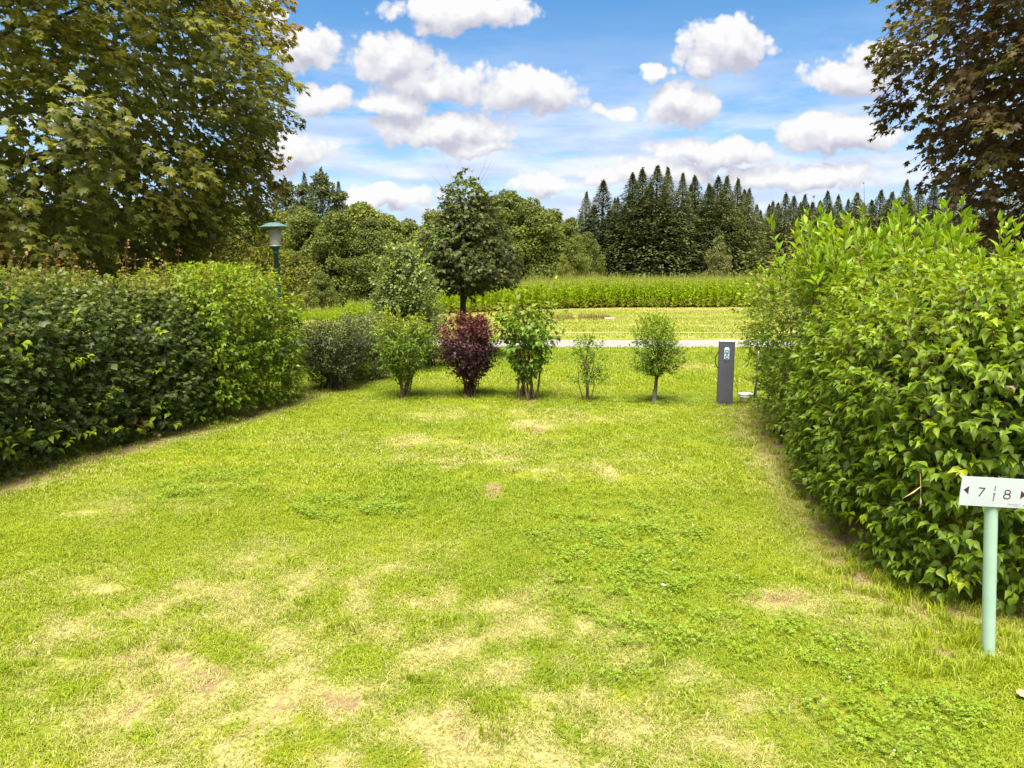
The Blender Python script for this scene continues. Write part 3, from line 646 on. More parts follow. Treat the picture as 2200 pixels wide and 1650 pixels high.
def big_maple(name, label, cat, loc, c, r, mat, n_out, n_in, leaf, seed, tintp, trunk_r, lightp, p=2.2):
    rng = np.random.default_rng(seed)
    t = thing(name, loc, label, cat)
    c = np.array(c); r = np.array(r); tb = Tubes(7)
    limbs(tb, rng, (0, 0, -.05), c * [1, 1, 0] + [0, 0, c[2] + r[2] * .5], 16, c, r, trunk_r)
    link('trunk', tb.build('trunk'), BARK, t)
    lv = Leaves(); tw = Tubes(3)
    # clumped bough ends on the outside, layered like shingles
    bough = rng.normal(size=(240, 3)); bough = unit(bough); bough[:, 2] = np.clip(bough[:, 2] * 1.05, -1, 1); bough = unit(bough)
    d = unit(rng.normal(size=(n_out * 3, 3)))
    k = np.argmax(d @ bough.T, 1); near = (d * bough[k]).sum(1)
    keep = rng.uniform(0, 1, len(d)) < sstep(.985, .999, near) * 1.6 + .18
    d, k, near = d[keep][:n_out], k[keep][:n_out], near[keep][:n_out]
    brad = rng.uniform(-.17, .07, 240)[k] + .10 * sstep(.975, .998, near)
    lump = fbm(d[:, 0] * 2.2 + 5 + d[:, 2], d[:, 1] * 2.2 - d[:, 2] * 1.4, seed, 3) - .5
    q = (np.abs(d / r) ** p).sum(1) ** (-1 / p)
    P = c + d * q[:, None] * (1 + brad + .35 * lump - rng.exponential(.05, len(d)))[:, None]
    vc = unit(-np.array(loc) * [1, 1, 0])
    ok = (P[:, 2] > .9) & ((d @ vc > -.15) | (rng.uniform(0, 1, len(P)) < .35)); P, d, k = P[ok], d[ok], k[ok]
    A = unit(d * [1, 1, .5] + [0, 0, -.12] + rng.normal(0, .25, d.shape))
    bt = rng.uniform(0, 1, 240)[k]
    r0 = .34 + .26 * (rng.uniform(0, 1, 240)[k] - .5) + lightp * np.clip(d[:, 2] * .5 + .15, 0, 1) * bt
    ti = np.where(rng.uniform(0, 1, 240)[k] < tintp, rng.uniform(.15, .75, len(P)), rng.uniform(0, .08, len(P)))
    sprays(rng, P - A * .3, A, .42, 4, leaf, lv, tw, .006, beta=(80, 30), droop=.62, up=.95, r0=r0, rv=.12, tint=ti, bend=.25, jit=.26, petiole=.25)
    # inner leaves, sparser, so that the crown is closed
    li = Leaves(); di = unit(rng.normal(size=(n_in, 3))); Pi = c + di * r * (rng.uniform(.25, .9, n_in) ** .6)[:, None]
    ok = Pi[:, 2] > 1.0; Pi, di = Pi[ok], di[ok]
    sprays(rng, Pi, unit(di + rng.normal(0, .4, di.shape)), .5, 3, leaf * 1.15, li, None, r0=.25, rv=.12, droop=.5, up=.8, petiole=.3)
    dm = unit(rng.normal(size=(n_in, 3))); dm = dm[(dm @ vc > -.1)]; Pm = c + dm * r * rng.uniform(.68, .92, (len(dm), 1))
    ok = Pm[:, 2] > 1.0; Pm, dm = Pm[ok], dm[ok]
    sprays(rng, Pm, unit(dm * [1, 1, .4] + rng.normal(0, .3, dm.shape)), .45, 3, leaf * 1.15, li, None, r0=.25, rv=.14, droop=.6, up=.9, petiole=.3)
    link('twigs', tw.build('twigs'), BARK, t)['kind'] = 'stuff'
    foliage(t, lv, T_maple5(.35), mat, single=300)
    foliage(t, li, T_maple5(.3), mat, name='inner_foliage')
    return t
big_maple('maple_tree', 'large broad maple with olive green lobed leaves rising behind the long hedge', 'tree', (-8.12, 12.2, 0), (0, 0, 4.5), (4.0, 4.1, 4.1), L_NORWAY, 5200, 2400, .148, 3, .07, .2, .9)
big_maple('maple_tree', 'copper maple with dark reddish brown leaves behind the dogwood and mixed hedge', 'tree', (8.6, 10.4, 0), (0, 0, 5.2), (2.95, 3.0, 3.7), L_COPPER, 2900, 1300, .14, 8, .16, .18, .55)
# ---------------------------------------------------------------- hedges
def rib(front, th, y0, y1, zc, rz, sgn, step=.75, ry=.75, p=3.2, seed=0):
    rng = np.random.default_rng(seed); out = []
    for y in np.arange(y0, y1 + .01, step):
        x = np.interp(y, front[:, 1], front[:, 0])
        out.append(((x + sgn * (th - .02), y, zc), (th * rng.uniform(.94, 1.08), ry, rz * rng.uniform(.95, 1.05) + np.interp(y, [4.5, 7.5], [.22, 0])), p))
    return out
def hedge_left():
    rng = np.random.default_rng(21)
    t = thing('hedge', (-4.6, 6.4, 0), 'long clipped hedge of small dark field maple leaves with reddish shoot tips', 'hedge')
    o = np.array(t.location)
    fl = LINE_L.copy(); B = rib(fl, .72, 4.2, 8.35, .72, .84, -1, seed=2)
    P, Nn, dep = shell(rng, B, 6800, zmin=.05, inward=.10); P = P - o
    lv = Leaves(); tb = Tubes(3)
    A = unit(Nn * [1, 1, .6] + [0, 0, .25] + rng.normal(0, .3, P.shape))
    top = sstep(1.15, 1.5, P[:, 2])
    ti = np.where(rng.uniform(0, 1, len(P)) < .008, .6, 0.)
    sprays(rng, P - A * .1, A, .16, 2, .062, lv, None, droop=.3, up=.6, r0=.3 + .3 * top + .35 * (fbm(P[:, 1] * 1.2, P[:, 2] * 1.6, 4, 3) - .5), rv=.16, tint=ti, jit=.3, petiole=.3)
    Pi, Ni, _ = shell(rng, [((b[0]), tuple(x * .76 for x in b[1]), b[2]) for b in B], 2600, zmin=.08, inward=.14)
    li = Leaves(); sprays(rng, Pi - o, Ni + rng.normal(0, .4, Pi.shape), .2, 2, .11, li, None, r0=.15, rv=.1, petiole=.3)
    foliage(t, li, T_simple(.8), L_HEDGE, name='inner_foliage')
    for i in range(120):                                   # wood inside
        y = rng.uniform(4.4, 8.4); x = np.interp(y, fl[:, 1], fl[:, 0]) - .75 + rng.normal(0, .1)
        b = np.array([x, y, 0]) - o; e = b + [rng.normal(0, .3), rng.normal(0, .25), rng.uniform(.8, 1.35)]
        tb.add([b, (b + e) / 2 + rng.normal(0, .04, 3), e], [.014, .01, .004])
    link('branches', tb.build('branches'), BARK, t)['kind'] = 'stuff'
    foliage(t, lv, T_maple5(.3), L_HEDGE, single=300)
    sg = Leaves(); q = np.concatenate([np.stack([rng.uniform(4.9, 5.95, 34), rng.uniform(.15, 1.45, 34)], 1), np.stack([rng.uniform(5.9, 8.2, 16), rng.uniform(.12, .45, 16)], 1), np.stack([rng.uniform(6, 8.2, 9), rng.uniform(.5, 1.3, 9)], 1)])
    Ps = np.stack([np.interp(q[:, 0], fl[:, 1], fl[:, 0]) - .06, q[:, 0], q[:, 1]], 1) - o
    sprays(rng, Ps, np.tile([.8, -.25, .25], (len(Ps), 1)) + rng.normal(0, .3, Ps.shape), .2, 3, .08, sg, None, droop=.4, r0=.55, rv=.2, tint=rng.uniform(0, .6, len(Ps)))
    foliage(t, sg, T_ovate(.62, .3, .28), L_DOG, name='dogwood_sprigs')
    Pb = np.stack([rng.normal(-3.60, .05, 8), rng.normal(7.2, .1, 8), rng.uniform(.06, .22, 8)], 1) - o; bl = Leaves()
    sprays(rng, Pb, np.tile([.6, -.2, .3], (8, 1)) + rng.normal(0, .4, Pb.shape), .12, 3, .04, bl, None, r0=.3, tint=np.full(8, .3))
    foliage(t, bl, T_maple5(.4), leaf_mat('dead_leaf', [(.15, .085, .04), (.22, .12, .05)], (.27, .14, .05), .2), name='dead_leaves')
    # young shoots with reddish tips standing above the clipped top
    n = 150; y = rng.uniform(4.4, 8.6, n); x = np.interp(y, fl[:, 1], fl[:, 0]) - rng.uniform(.2, 1.3, n)
    z = 1.38 + np.interp(y, [4.5, 7.5], [.22, 0]); L = rng.uniform(.12, .42, n) * (1 + .45 * (rng.uniform(0, 1, n) > .85)); ls = Leaves(); ts = Tubes(3)
    A = np.stack([rng.normal(0, .18, n), rng.normal(0, .18, n), np.ones(n)], 1)
    sprays(rng, np.stack([x, y, z], 1) - o, A, L, 5, .055, ls, ts, .004, beta=(85, 55), droop=.15, up=.6, r0=.5, rv=.25, tint=np.clip(L * 2.2 - .2, 0, .8), petiole=.45, tipscale=.5)
    sprays(rng, (np.stack([x, y, z], 1) - o) + rng.normal(0, .12, (n, 3)) * [1, 1, .3], A + rng.normal(0, .3, A.shape), L * .6, 4, .055, ls, None, droop=.15, r0=.45, rv=.25, petiole=.4)
    link('shoot_stems', ts.build('shoot_stems'), TWIG, t)['kind'] = 'stuff'
    foliage(t, ls, T_maple5(.3), L_SHOOT, name='shoots')
hedge_left()
def dogwood(name, label, B, o, nsp, leaf, seed, single, dens_in=.3, light=.0, shoots=30):
    rng = np.random.default_rng(seed)
    t = thing(name, o, label, 'hedge' if 'hedge' in name else 'shrub'); o = np.array(o)
    P, Nn, dep = shell(rng, B, nsp, zmin=.06, inward=.09); P = P - o
    lv = Leaves(); tb = Tubes(4); tw = Tubes(3)
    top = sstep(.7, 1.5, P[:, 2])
    A = unit(Nn * [1, 1, .7] + [0, 0, .2] + rng.normal(0, .3, P.shape))
    young = (rng.uniform(0, 1, len(P)) < .05 + .12 * top)
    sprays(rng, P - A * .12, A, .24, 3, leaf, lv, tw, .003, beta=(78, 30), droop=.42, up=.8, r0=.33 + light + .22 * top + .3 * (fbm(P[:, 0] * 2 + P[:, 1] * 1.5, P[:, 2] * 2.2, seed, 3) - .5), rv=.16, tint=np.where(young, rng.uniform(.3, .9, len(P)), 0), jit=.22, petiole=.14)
    Pi, Ni, _ = shell(rng, [((b[0]), tuple(x * .74 for x in b[1]), b[2]) for b in B], int(nsp * dens_in), zmin=.12, inward=.12)
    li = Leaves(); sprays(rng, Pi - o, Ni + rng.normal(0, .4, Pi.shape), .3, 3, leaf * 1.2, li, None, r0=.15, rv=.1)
    foliage(t, li, T_simple(.7), L_DOG, name='inner_foliage')
    for i in range(50):
        b0 = B[rng.integers(len(B))]; c = np.array(b0[0]); b = np.array([c[0], c[1], 0]) - o + rng.normal(0, .2, 3) * [1, 1, 0]
        e = c - o + np.array(b0[1]) * rng.uniform(-.5, .5, 3) + [0, 0, .15]
        tb.add([b, (b + e) / 2 + rng.normal(0, .06, 3), e], [.009, .006, .003])
    link('branches', tb.build('branches'), BARK, t)['kind'] = 'stuff'
    link('twigs', tw.build('twigs'), TWIG, t)['kind'] = 'stuff'
    if single:                                   # a few browned leaves
        bl = Leaves(); j = rng.permutation(len(P))[:70]; j = j[dep[j] < .1]
        sprays(rng, P[j], A[j], .05, 1, leaf * .8, bl, None, r0=.6, rv=.3, droop=.6, term=False)
        foliage(t, bl, T_ovate(.5, .6, .5), MATS['dead_leaf'], name='dead_leaves')
    foliage(t, lv, T_ovate(.6, .42, .34) if single else T_simple(.66, .3, .25), L_DOG, single=single)
    return t
def right_blobs():
    near = [((2.94, 4.22, .60), (.95, .90, .98), 3.2), ((3.05, 5.3, .64), (.85, .9, 1.0), 3.2), ((3.9, 4.25, .62), (1.0, .95, 1.0), 3.2)]
    far = [((3.16, 6.3, .68), (.82, .95, .98), 3.0), ((3.38, 7.4, .7), (.86, .95, .94), 3.0), ((3.88, 8.5, .7), (.92, .9, .90), 3.0), ((3.05, 7.0, 1.2), (.78, .85, .62), 2.6), ((3.36, 8.1, 1.15), (.88, .9, .52), 2.8), ((4.5, 6.6, .82), (1.1, 1.4, .84), 3.0), ((5.0, 8.3, .8), (1.1, 1.2, .82), 3.0)]
    return near, far
NEAR, FAR = right_blobs()
dogwood('dogwood_hedge', 'bushy dogwood hedge with large pointed green leaves behind the number sign', NEAR, (3.2, 4.7, 0), 5400, .074, 31, 300)
DOGL = rib(LINE_L + [.05, 0], .66, 8.5, 9.72, .74, .90, -1, step=.42, ry=.6, p=4., seed=6)
dogwood('dogwood_shrub', 'glossy bright green dogwood shrub at the end of the long clipped hedge', DOGL, (-3.6, 9.0, 0), 2600, .07, 33, 0, light=.12)
def hedge_far_right():
    rng = np.random.default_rng(41)
    t = thing('hedge', (4.2, 7.4, 0), 'mixed hedge of smaller leaves and reddish shoots beyond the dogwood, beside the metal stake', 'hedge'); o = np.array(t.location)
    P, Nn, dep = shell(rng, FAR, 4600, zmin=.12, inward=.12); P = P - o
    lv = Leaves(); tw = Tubes(3)
    A = unit(Nn * [1, 1, .7] + [0, 0, .35] + rng.normal(0, .35, P.shape)); top = sstep(.8, 1.5, P[:, 2])
    n = len(P); ln = rng.uniform(.14, .3, n)
    sprays(rng, P - A * .12, A, ln, 3, .065, lv, tw, .003, droop=.3, up=.7, r0=.36 + .3 * top + .3 * (fbm(P[:, 1] * 1.5, P[:, 2] * 2, 12, 3) - .5), rv=.18, tint=np.where(rng.uniform(0, 1, n) < .15 * top + .04, .6, 0), jit=.28, petiole=.2)
    Pi, Ni, _ = shell(rng, [((b[0]), tuple(x * .72 for x in b[1]), b[2]) for b in FAR], 1200, zmin=.12, inward=.12)
    sprays(rng, Pi - o, Ni + rng.normal(0, .4, Pi.shape), .25, 2, .08, lv, None, r0=.15, rv=.1)
    tb = Tubes(4)
    for i in range(110):
        b0 = FAR[rng.integers(len(FAR))]; c = np.array(b0[0]); b = np.array([c[0], c[1], 0]) - o + rng.normal(0, .25, 3) * [1, 1, 0]
        e = c - o + np.array(b0[1]) * rng.uniform(-.5, .5, 3) + [0, 0, .15]
        tb.add([b, (b + e) / 2 + rng.normal(0, .06, 3), e], [.014, .01, .004])
    link('branches', tb.build('branches'), BARK, t)['kind'] = 'stuff'
    link('twigs', tw.build('twigs'), TWIG, t)['kind'] = 'stuff'
    foliage(t, lv, T_simple(.6, .25, .22), L_DOG)
    # reddish-tipped maple shoots above the top
    n = 75; b = [FAR[i] for i in rng.integers(0, len(FAR), n)]
    P = np.array([np.array(q[0]) + np.array(q[1]) * [rng.uniform(-.85, .7), rng.uniform(-.8, .8), .85] for q in b]) - o
    ls = Leaves(); ts = Tubes(3); L = rng.uniform(.22, .52, n) * np.where(rng.uniform(0, 1, n) > .62, 1.35, 1)
    A = np.stack([rng.normal(-.08, .2, n), rng.normal(0, .2, n), np.ones(n)], 1)
    sprays(rng, P, A, L, 6, .06, ls, ts, .004, beta=(85, 55), droop=.12, up=.6, r0=.6, rv=.25, tint=np.clip(L * 1.3 - .3, 0, .7), petiole=.5, tipscale=.5)
    link('shoot_stems', ts.build('shoot_stems'), TWIG, t)['kind'] = 'stuff'
    foliage(t, ls, T_maple5(.3), L_SHOOT, name='shoots')
hedge_far_right()
def lime_shrub():
    rng = np.random.default_rng(43)
    t = thing('forsythia_shrub', (3.5, 6.0, 0), 'lime green forsythia shoots standing tall out of the dogwood hedge top', 'shrub'); o = np.array(t.location)
    n = 110; x = rng.uniform(2.55, 3.95, n); y = rng.uniform(5.9, 7.3, n)
    P = np.stack([x, y, np.full(n, 1.35) + rng.uniform(-.05, .12, n)], 1) - o
    A = np.stack([.22 * (x - 3.6) + rng.normal(0, .14, n), rng.normal(-.05, .14, n), np.ones(n)], 1)
    L = rng.uniform(.35, .78, n); lv = Leaves(); tb = Tubes(4)
    sprays(rng, P, A, L, 9, .145, lv, tb, .006, beta=(66, 24), droop=-.05, up=.25, r0=.5, rv=.25, tint=rng.uniform(0, .6, n), jit=.16, petiole=.05, tipscale=.75)
    for i in range(n):
        b = np.array([rng.normal(0, .3), rng.normal(0, .25), 0]); tb.add([b, (b + P[i]) / 2 + [0, 0, .1], P[i]], [.012, .009, .006], cap=False)
    link('stems', tb.build('stems'), TWIG, t)['kind'] = 'stuff'
    foliage(t, lv, T_ovate(.38, .2, .1), L_FORS)
lime_shrub()
# ---------------------------------------------------------------- young shrubs in the row
def shrub(name, label, cat, loc, h, prof, stems, nsp, leaf, tpl, lm, sm, seed, spread=.06, stem_r=.008, spl=.18, pairs=3, droop=.3, tintf=None, r0=.42, up=.7, group=None, upb=.5, shoots=0, shoot_len=.25, shoot_pairs=5, single=0):
    """prof: (height fraction, radius) pairs of the crown"""
    rng = np.random.default_rng(seed); t = thing(name, (loc[0], loc[1], float(terrain(loc[0], loc[1]))), label, cat, group)
    prof = np.array(prof); tb = Tubes(5); lv = Leaves(); tw = Tubes(3)
    z0, z1 = prof[0, 0], prof[-1, 0]
    cdf = np.cumsum(np.interp(np.linspace(z0, z1, 60), prof[:, 0], prof[:, 1]) ** 1.6); cdf /= cdf[-1]
    f = np.interp(rng.uniform(0, 1, nsp), cdf, np.linspace(z0, z1, 60)); rr = np.interp(f, prof[:, 0], prof[:, 1])
    a = rng.uniform(0, 6.28, nsp); q = np.sqrt(rng.uniform(.08, 1, nsp))
    lum = 1 + 1.0 * (fbm(np.cos(a) * 1.5 + f * 3, np.sin(a) * 1.5 + f * 2, seed, 3) - .5)
    P = np.stack([np.cos(a) * rr * q * lum, np.sin(a) * rr * q * lum, f * h], 1)
    out = np.stack([np.cos(a) * q, np.sin(a) * q, np.full(nsp, upb)], 1)
    A = unit(out + rng.normal(0, .3, (nsp, 3)))
    ti = np.zeros(nsp) if tintf is None else tintf(f, q, rng)
    sprays(rng, P - A * spl * .6, A, spl * rng.uniform(.7, 1.3, nsp), pairs, leaf, lv, tw, max(.0022, stem_r * .3), droop=droop, up=up, r0=r0 + .3 * (f - .5) + .1 * (q - .6), rv=.18, tint=ti)
    if shoots:                                   # long one-year shoots breaking the outline
        j = np.argsort(-(f + rng.normal(0, .08, nsp)))[:shoots]
        As = np.stack([rng.normal(0, .28, shoots), rng.normal(0, .28, shoots), np.ones(shoots)], 1) + P[j] * [.8, .8, 0]
        sprays(rng, P[j] - [0, 0, .06], As, shoot_len * rng.uniform(.6, 1.3, shoots), shoot_pairs, leaf * 1.05, lv, tw, stem_r * .4, beta=(60, 35), droop=.1, up=.5, r0=r0 + .3, rv=.15, tint=np.full(shoots, .5 if tintf is not None else .2))
    for i in range(stems):
        an = i * 2.4 + rng.normal(0, .3); b = np.array([math.cos(an), math.sin(an), 0]) * spread * math.sqrt((i + .5) / stems); b[2] = -.02
        j = rng.integers(nsp); e = P[j] * [.8, .8, 1]
        if e[2] < h * .45: e[2] = h * rng.uniform(.5, .85)
        m1 = b + (e - b) * .35 + np.array([0, 0, .06 * h]) + rng.normal(0, .02, 3); m2 = b + (e - b) * .7 + rng.normal(0, .025, 3)
        k_ = rng.uniform(.7, 1.2); tb.add([b, m1, m2, e], np.array([1.2, .95, .65, .25]) * stem_r * k_)
        for s in range(3):
            j = np.argsort(np.linalg.norm(P - m2, axis=1))[rng.integers(0, 25)]
            tb.add([m1 if s == 0 else m2, (m2 + P[j]) / 2 + rng.normal(0, .015, 3), P[j]], np.array([.55, .4, .2]) * stem_r * k_)
    link('stems', tb.build('stems'), sm, t)['kind'] = 'stuff'
    link('twigs', tw.build('twigs'), sm, t)['kind'] = 'stuff'
    foliage(t, lv, tpl, lm, single=single)
    return t
g = gnd(868, 857)
shrub('shrub', 'bright green vase-shaped shrub with tan stems between the olive shrub and the purple bush', 'shrub', g, 1.02, [(.2, .08), (.35, .2), (.55, .33), (.8, .40), (1.0, .30)], 9, 520, .062, T_ovate(.4, .2, .15), L_SHRUB, TWIGY, 51, .05, .011, tintf=lambda f, q, r: np.clip((f - .7) * 1.5, 0, .5), r0=.38, shoots=16, shoot_len=.22)
g = gnd(1012, 852)
shrub('purple_bush', 'dark purple leaved bush with reddish shoots at the top', 'shrub', g, 1.07, [(.14, .06), (.25, .15), (.42, .31), (.62, .37), (.85, .32), (1.0, .2)], 26, 760, .052, T_ovate(.62, .2, .2), L_PURPLE, plain('purple_stem', (.11, .055, .04), .8, noise=.5), 52, .11, .008, tintf=lambda f, q, r: np.clip((f - .6) * 2.2 + r.normal(0, .15, len(f)), 0, .65), r0=.4, shoots=12, shoot_len=.1)
g = gnd(1132, 858)
shrub('shrub', 'large-leaved green shrub with bare tan stems between the purple bush and the spindly shrub', 'shrub', g, 1.22, [(.24, .12), (.4, .24), (.58, .34), (.75, .40), (.98, .34)], 13, 185, .088, T_ovate(.72, .2, .3), L_SHRUB, TWIGY, 53, .16, .011, spl=.22, droop=.55, r0=.3, tintf=lambda f, q, r: np.clip((f - .75) * 2, 0, .6), shoots=6, shoot_len=.36, shoot_pairs=3)
g = gnd(1262, 862)
shrub('shrub', 'sparse spindly young shrub with few leaves between larger shrubs', 'shrub', g, .84, [(.3, .22), (.45, .2), (.62, .16), (.75, .24), (1.0, .2)], 6, 115, .048, T_ovate(.6, .2, .2), L_SHRUB, TWIGY, 54, .05, .008, spl=.13, r0=.4, shoots=4, shoot_len=.14)
def small_tree():
    rng = np.random.default_rng(55); g = gnd(1407, 866)
    t = thing('small_tree', (g[0], g[1], float(terrain(g[0], g[1]))), 'small round-headed young tree with pale grey trunk on the lawn', 'tree')
    tb = Tubes(8)
    tr = np.array([(-.006, 0, -.03), (-.012, 0, .06), (.0, 0, .16), (.008, 0, .28), (.004, 0, .42), (.01, .0, .6)])
    tb.add(tr, [.036, .032, .026, .02, .018, .012])
    link('trunk', tb.build('trunk'), BARKG, t)
    lv = Leaves(); tw = Tubes(3); lb = Tubes(5)
    n = 560; prof = np.array([(.36, .18), (.5, .28), (.62, .33), (.76, .30), (.9, .27), (1.02, .14)])
    f = rng.uniform(.36, 1.02, n); rr = np.interp(f, prof[:, 0], prof[:, 1]); a = rng.uniform(0, 6.28, n); q = np.sqrt(rng.uniform(.05, 1, n))
    lum = 1 + 1.1 * (fbm(np.cos(a) * 1.7 + f * 3, np.sin(a) * 1.7 + f * 4, 5, 3) - .5)
    P = np.stack([np.cos(a) * rr * q * lum, np.sin(a) * rr * q * lum, f * 1.06], 1)
    A = unit(np.stack([np.cos(a) * q, np.sin(a) * q, .25 + 1.2 * sstep(.6, 1, f)], 1) + rng.normal(0, .3, (n, 3)))
    ti = np.where(rng.uniform(0, 1, n) < .35, rng.uniform(.1, .5, n), 0)
    sprays(rng, P - A * .1, A, .14, 3, .048, lv, tw, .0022, droop=.15, up=.7, r0=.42 + .6 * sstep(.6, 1, f), rv=.18, tint=ti)
    n2 = 14; a2 = rng.uniform(0, 6.28, n2); q2 = rng.uniform(.02, .26, n2)
    sprays(rng, np.stack([np.cos(a2) * q2, np.sin(a2) * q2, np.full(n2, .98) - q2 * .4], 1), np.stack([np.cos(a2) * q2 * 2, np.sin(a2) * q2 * 2, np.ones(n2)], 1), rng.uniform(.12, .26, n2), 6, .046, lv, tw, .003, beta=(55, 30), droop=0., r0=.95, rv=.1, tint=np.full(n2, .3))
    for i in range(16):
        s = rng.uniform(.35, .95); b = np.array([np.interp(s * .6, tr[:, 2], tr[:, 0]), 0, s * .6]); e = P[rng.integers(n)] * [.85, .85, 1]
        if e[2] < b[2] + .08: e[2] = b[2] + rng.uniform(.1, .3)
        lb.add([b, (b + e) / 2 + rng.normal(0, .02, 3), e], [.011, .007, .003])
    link('limbs', lb.build('limbs'), BARK, t)['kind'] = 'stuff'
    link('twigs', tw.build('twigs'), BARK, t)['kind'] = 'stuff'
    foliage(t, lv, T_ovate(.42, .2, .15), L_SHRUB)
small_tree()
# hedge row running back on the left
P0 = gnd(715, 838)
shrub('shrub', 'dark small-leaved shrub with dark trunks next to the glossy dogwood shrub', 'shrub', P0, .97, [(.12, .3), (.3, .42), (.6, .5), (.85, .5), (1.0, .3)], 12, 1200, .042, T_simple(.6), L_DARK, BARK, 61, .22, .014, r0=.35, tintf=lambda f, q, r: np.where(f > .85, .3, 0))
P0 = gnd(790, 818)
shrub('shrub', 'loose olive shrub between the dark shrub and the bright vase-shaped shrub', 'shrub', P0, 1.0, [(.05, .24), (.3, .34), (.6, .38), (1.0, .3)], 10, 700, .045, T_simple(.6), L_BLUE, TWIGY, 62, .2, .01, r0=.2)
P0 = (-1.75, 12.3)
shrub('shrub', 'tall grey-green shrub with yellowish top leaves in front of the linden', 'shrub', P0, 2.05, [(.18, .3), (.4, .5), (.6, .52), (.8, .42), (1.0, .22)], 8, 1200, .072, T_simple(.75, .15, .15), L_BLUE, TWIGY, 63, .15, .014, spl=.24, r0=.42, tintf=lambda f, q, r: np.where(r.uniform(0, 1, len(f)) < .1 + .5 * np.clip(f - .75, 0, 1) * 2, .7, 0))
P0 = (-1.4, 13.0)
shrub('shrub', 'thin greyish shrub beside the purple bush, behind it', 'shrub', P0, 1.0, [(.15, .2), (.4, .36), (.8, .36), (1.0, .2)], 8, 380, .045, T_simple(.6), L_BLUE, BARK, 64, .12, .01, r0=.15)
P0 = (-2.25, 11.6)
shrub('shrub', 'low dense shrub filling the gap under the grey-green shrub', 'shrub', P0, .95, [(.05, .3), (.4, .42), (1.0, .25)], 9, 420, .04, T_simple(.6), L_DARK, BARK, 65, .15, .01, r0=.5)
for i_, (px_, py_, h_) in enumerate(((780, 826, .3), (915, 783, .42))):
    P0 = gnd(px_, py_)
    shrub('shrub', ('tiny green seedling shrub at the foot of the olive shrub', 'low yellow-green sapling behind the vase-shaped shrub')[i_], 'shrub', P0, h_, [(.1, .08), (.5, .16), (1, .14)], 4, 60, .045, T_simple(.6), L_SHRUB, TWIGY, 66 + i_, .03, .005, spl=.1)
def linden():
    rng = np.random.default_rng(71); x, y = -.93, 14.4; z = float(terrain(x, y))
    t = thing('linden_tree', (x, y, z), 'young linden with dense dark pyramidal crown standing behind the purple bush', 'tree')
    tb = Tubes(8); limbs(tb, rng, (0, 0, -.03), (.0, 0, 3.1), 16, (0.05, 0, 2.1), (.9, .9, 1.0), .075)
    link('trunk', tb.build('trunk'), BARK, t)
    lv = Leaves(); tw = Tubes(3); n = 1500
    prof = np.array([(1.26, .3), (1.38, .75), (1.55, 1.12), (1.85, 1.06), (2.2, .85), (2.6, .66), (3.0, .46), (3.3, .24), (3.52, .08)])
    cdf = np.cumsum(np.interp(np.linspace(1.26, 3.52, 80), prof[:, 0], prof[:, 1]) ** 1.5); cdf /= cdf[-1]
    f = np.interp(rng.uniform(0, 1, n), cdf, np.linspace(1.26, 3.52, 80)); rr = np.interp(f, prof[:, 0], prof[:, 1])
    a = rng.uniform(0, 6.28, n); q = np.sqrt(rng.uniform(.2, 1, n))
    lum = 1 + .75 * (fbm(np.cos(a) * 1.6 + f * 2.1, np.sin(a) * 1.6 + f * 2.6, 7, 3) - .5)
    P = np.stack([np.cos(a) * rr * q * lum + .06, np.sin(a) * rr * q * lum, f], 1)
    A = unit(np.stack([np.cos(a), np.sin(a), 0 * a + .15], 1) + rng.normal(0, .3, (n, 3)))
    ti = np.where((np.cos(a) < -.4) & (f < 2.6) & (rng.uniform(0, 1, n) < .35), .7, 0) + sstep(2.9, 3.4, f) * .5
    sprays(rng, P - A * .15, A, .26, 3, .095, lv, tw, .004, droop=.5, up=.85, r0=.34 + .4 * (lum - 1) + .1 * (f - 2), rv=.15, tint=ti, bend=.2)
    di = unit(rng.normal(size=(260, 3))) * [.62, .62, .85] * rng.uniform(.2, 1, (260, 1)) + [.05, 0, 2.0]
    sprays(rng, di, rng.normal(size=(260, 3)), .3, 3, .1, lv, None, r0=.2)
    for i in range(15):                                    # bare twig tips poking out of the crown
        h = rng.uniform(2.3, 3.3); an = rng.uniform(0, 6.28); r_ = np.interp(h, prof[:, 0], prof[:, 1]) * .7
        b = np.array([math.cos(an) * r_, math.sin(an) * r_, h]); e = b + np.array([math.cos(an) * .32, math.sin(an) * .32, rng.uniform(.25, .6)])
        tw.add([b, (b + e) / 2 + rng.normal(0, .02, 3), e], [.003, .0025, .0015])
    link('twigs', tw.build('twigs'), TWIG, t)['kind'] = 'stuff'
    foliage(t, lv, T_simple(.85, .15, .2), L_LIND)
linden()
shrub('yellow_tree', 'small tree with yellow-green feathery boughs behind the lamp post', 'tree', (-4.0, 11.8), 2.22, [(.35, .5), (.55, .78), (.7, .74), (.88, .55), (1.0, .3)], 8, 420, .075, T_simple(.5), L_YEL, BARK, 72, .14, .022, spl=.36, pairs=4, droop=.25, r0=.55, upb=.1)
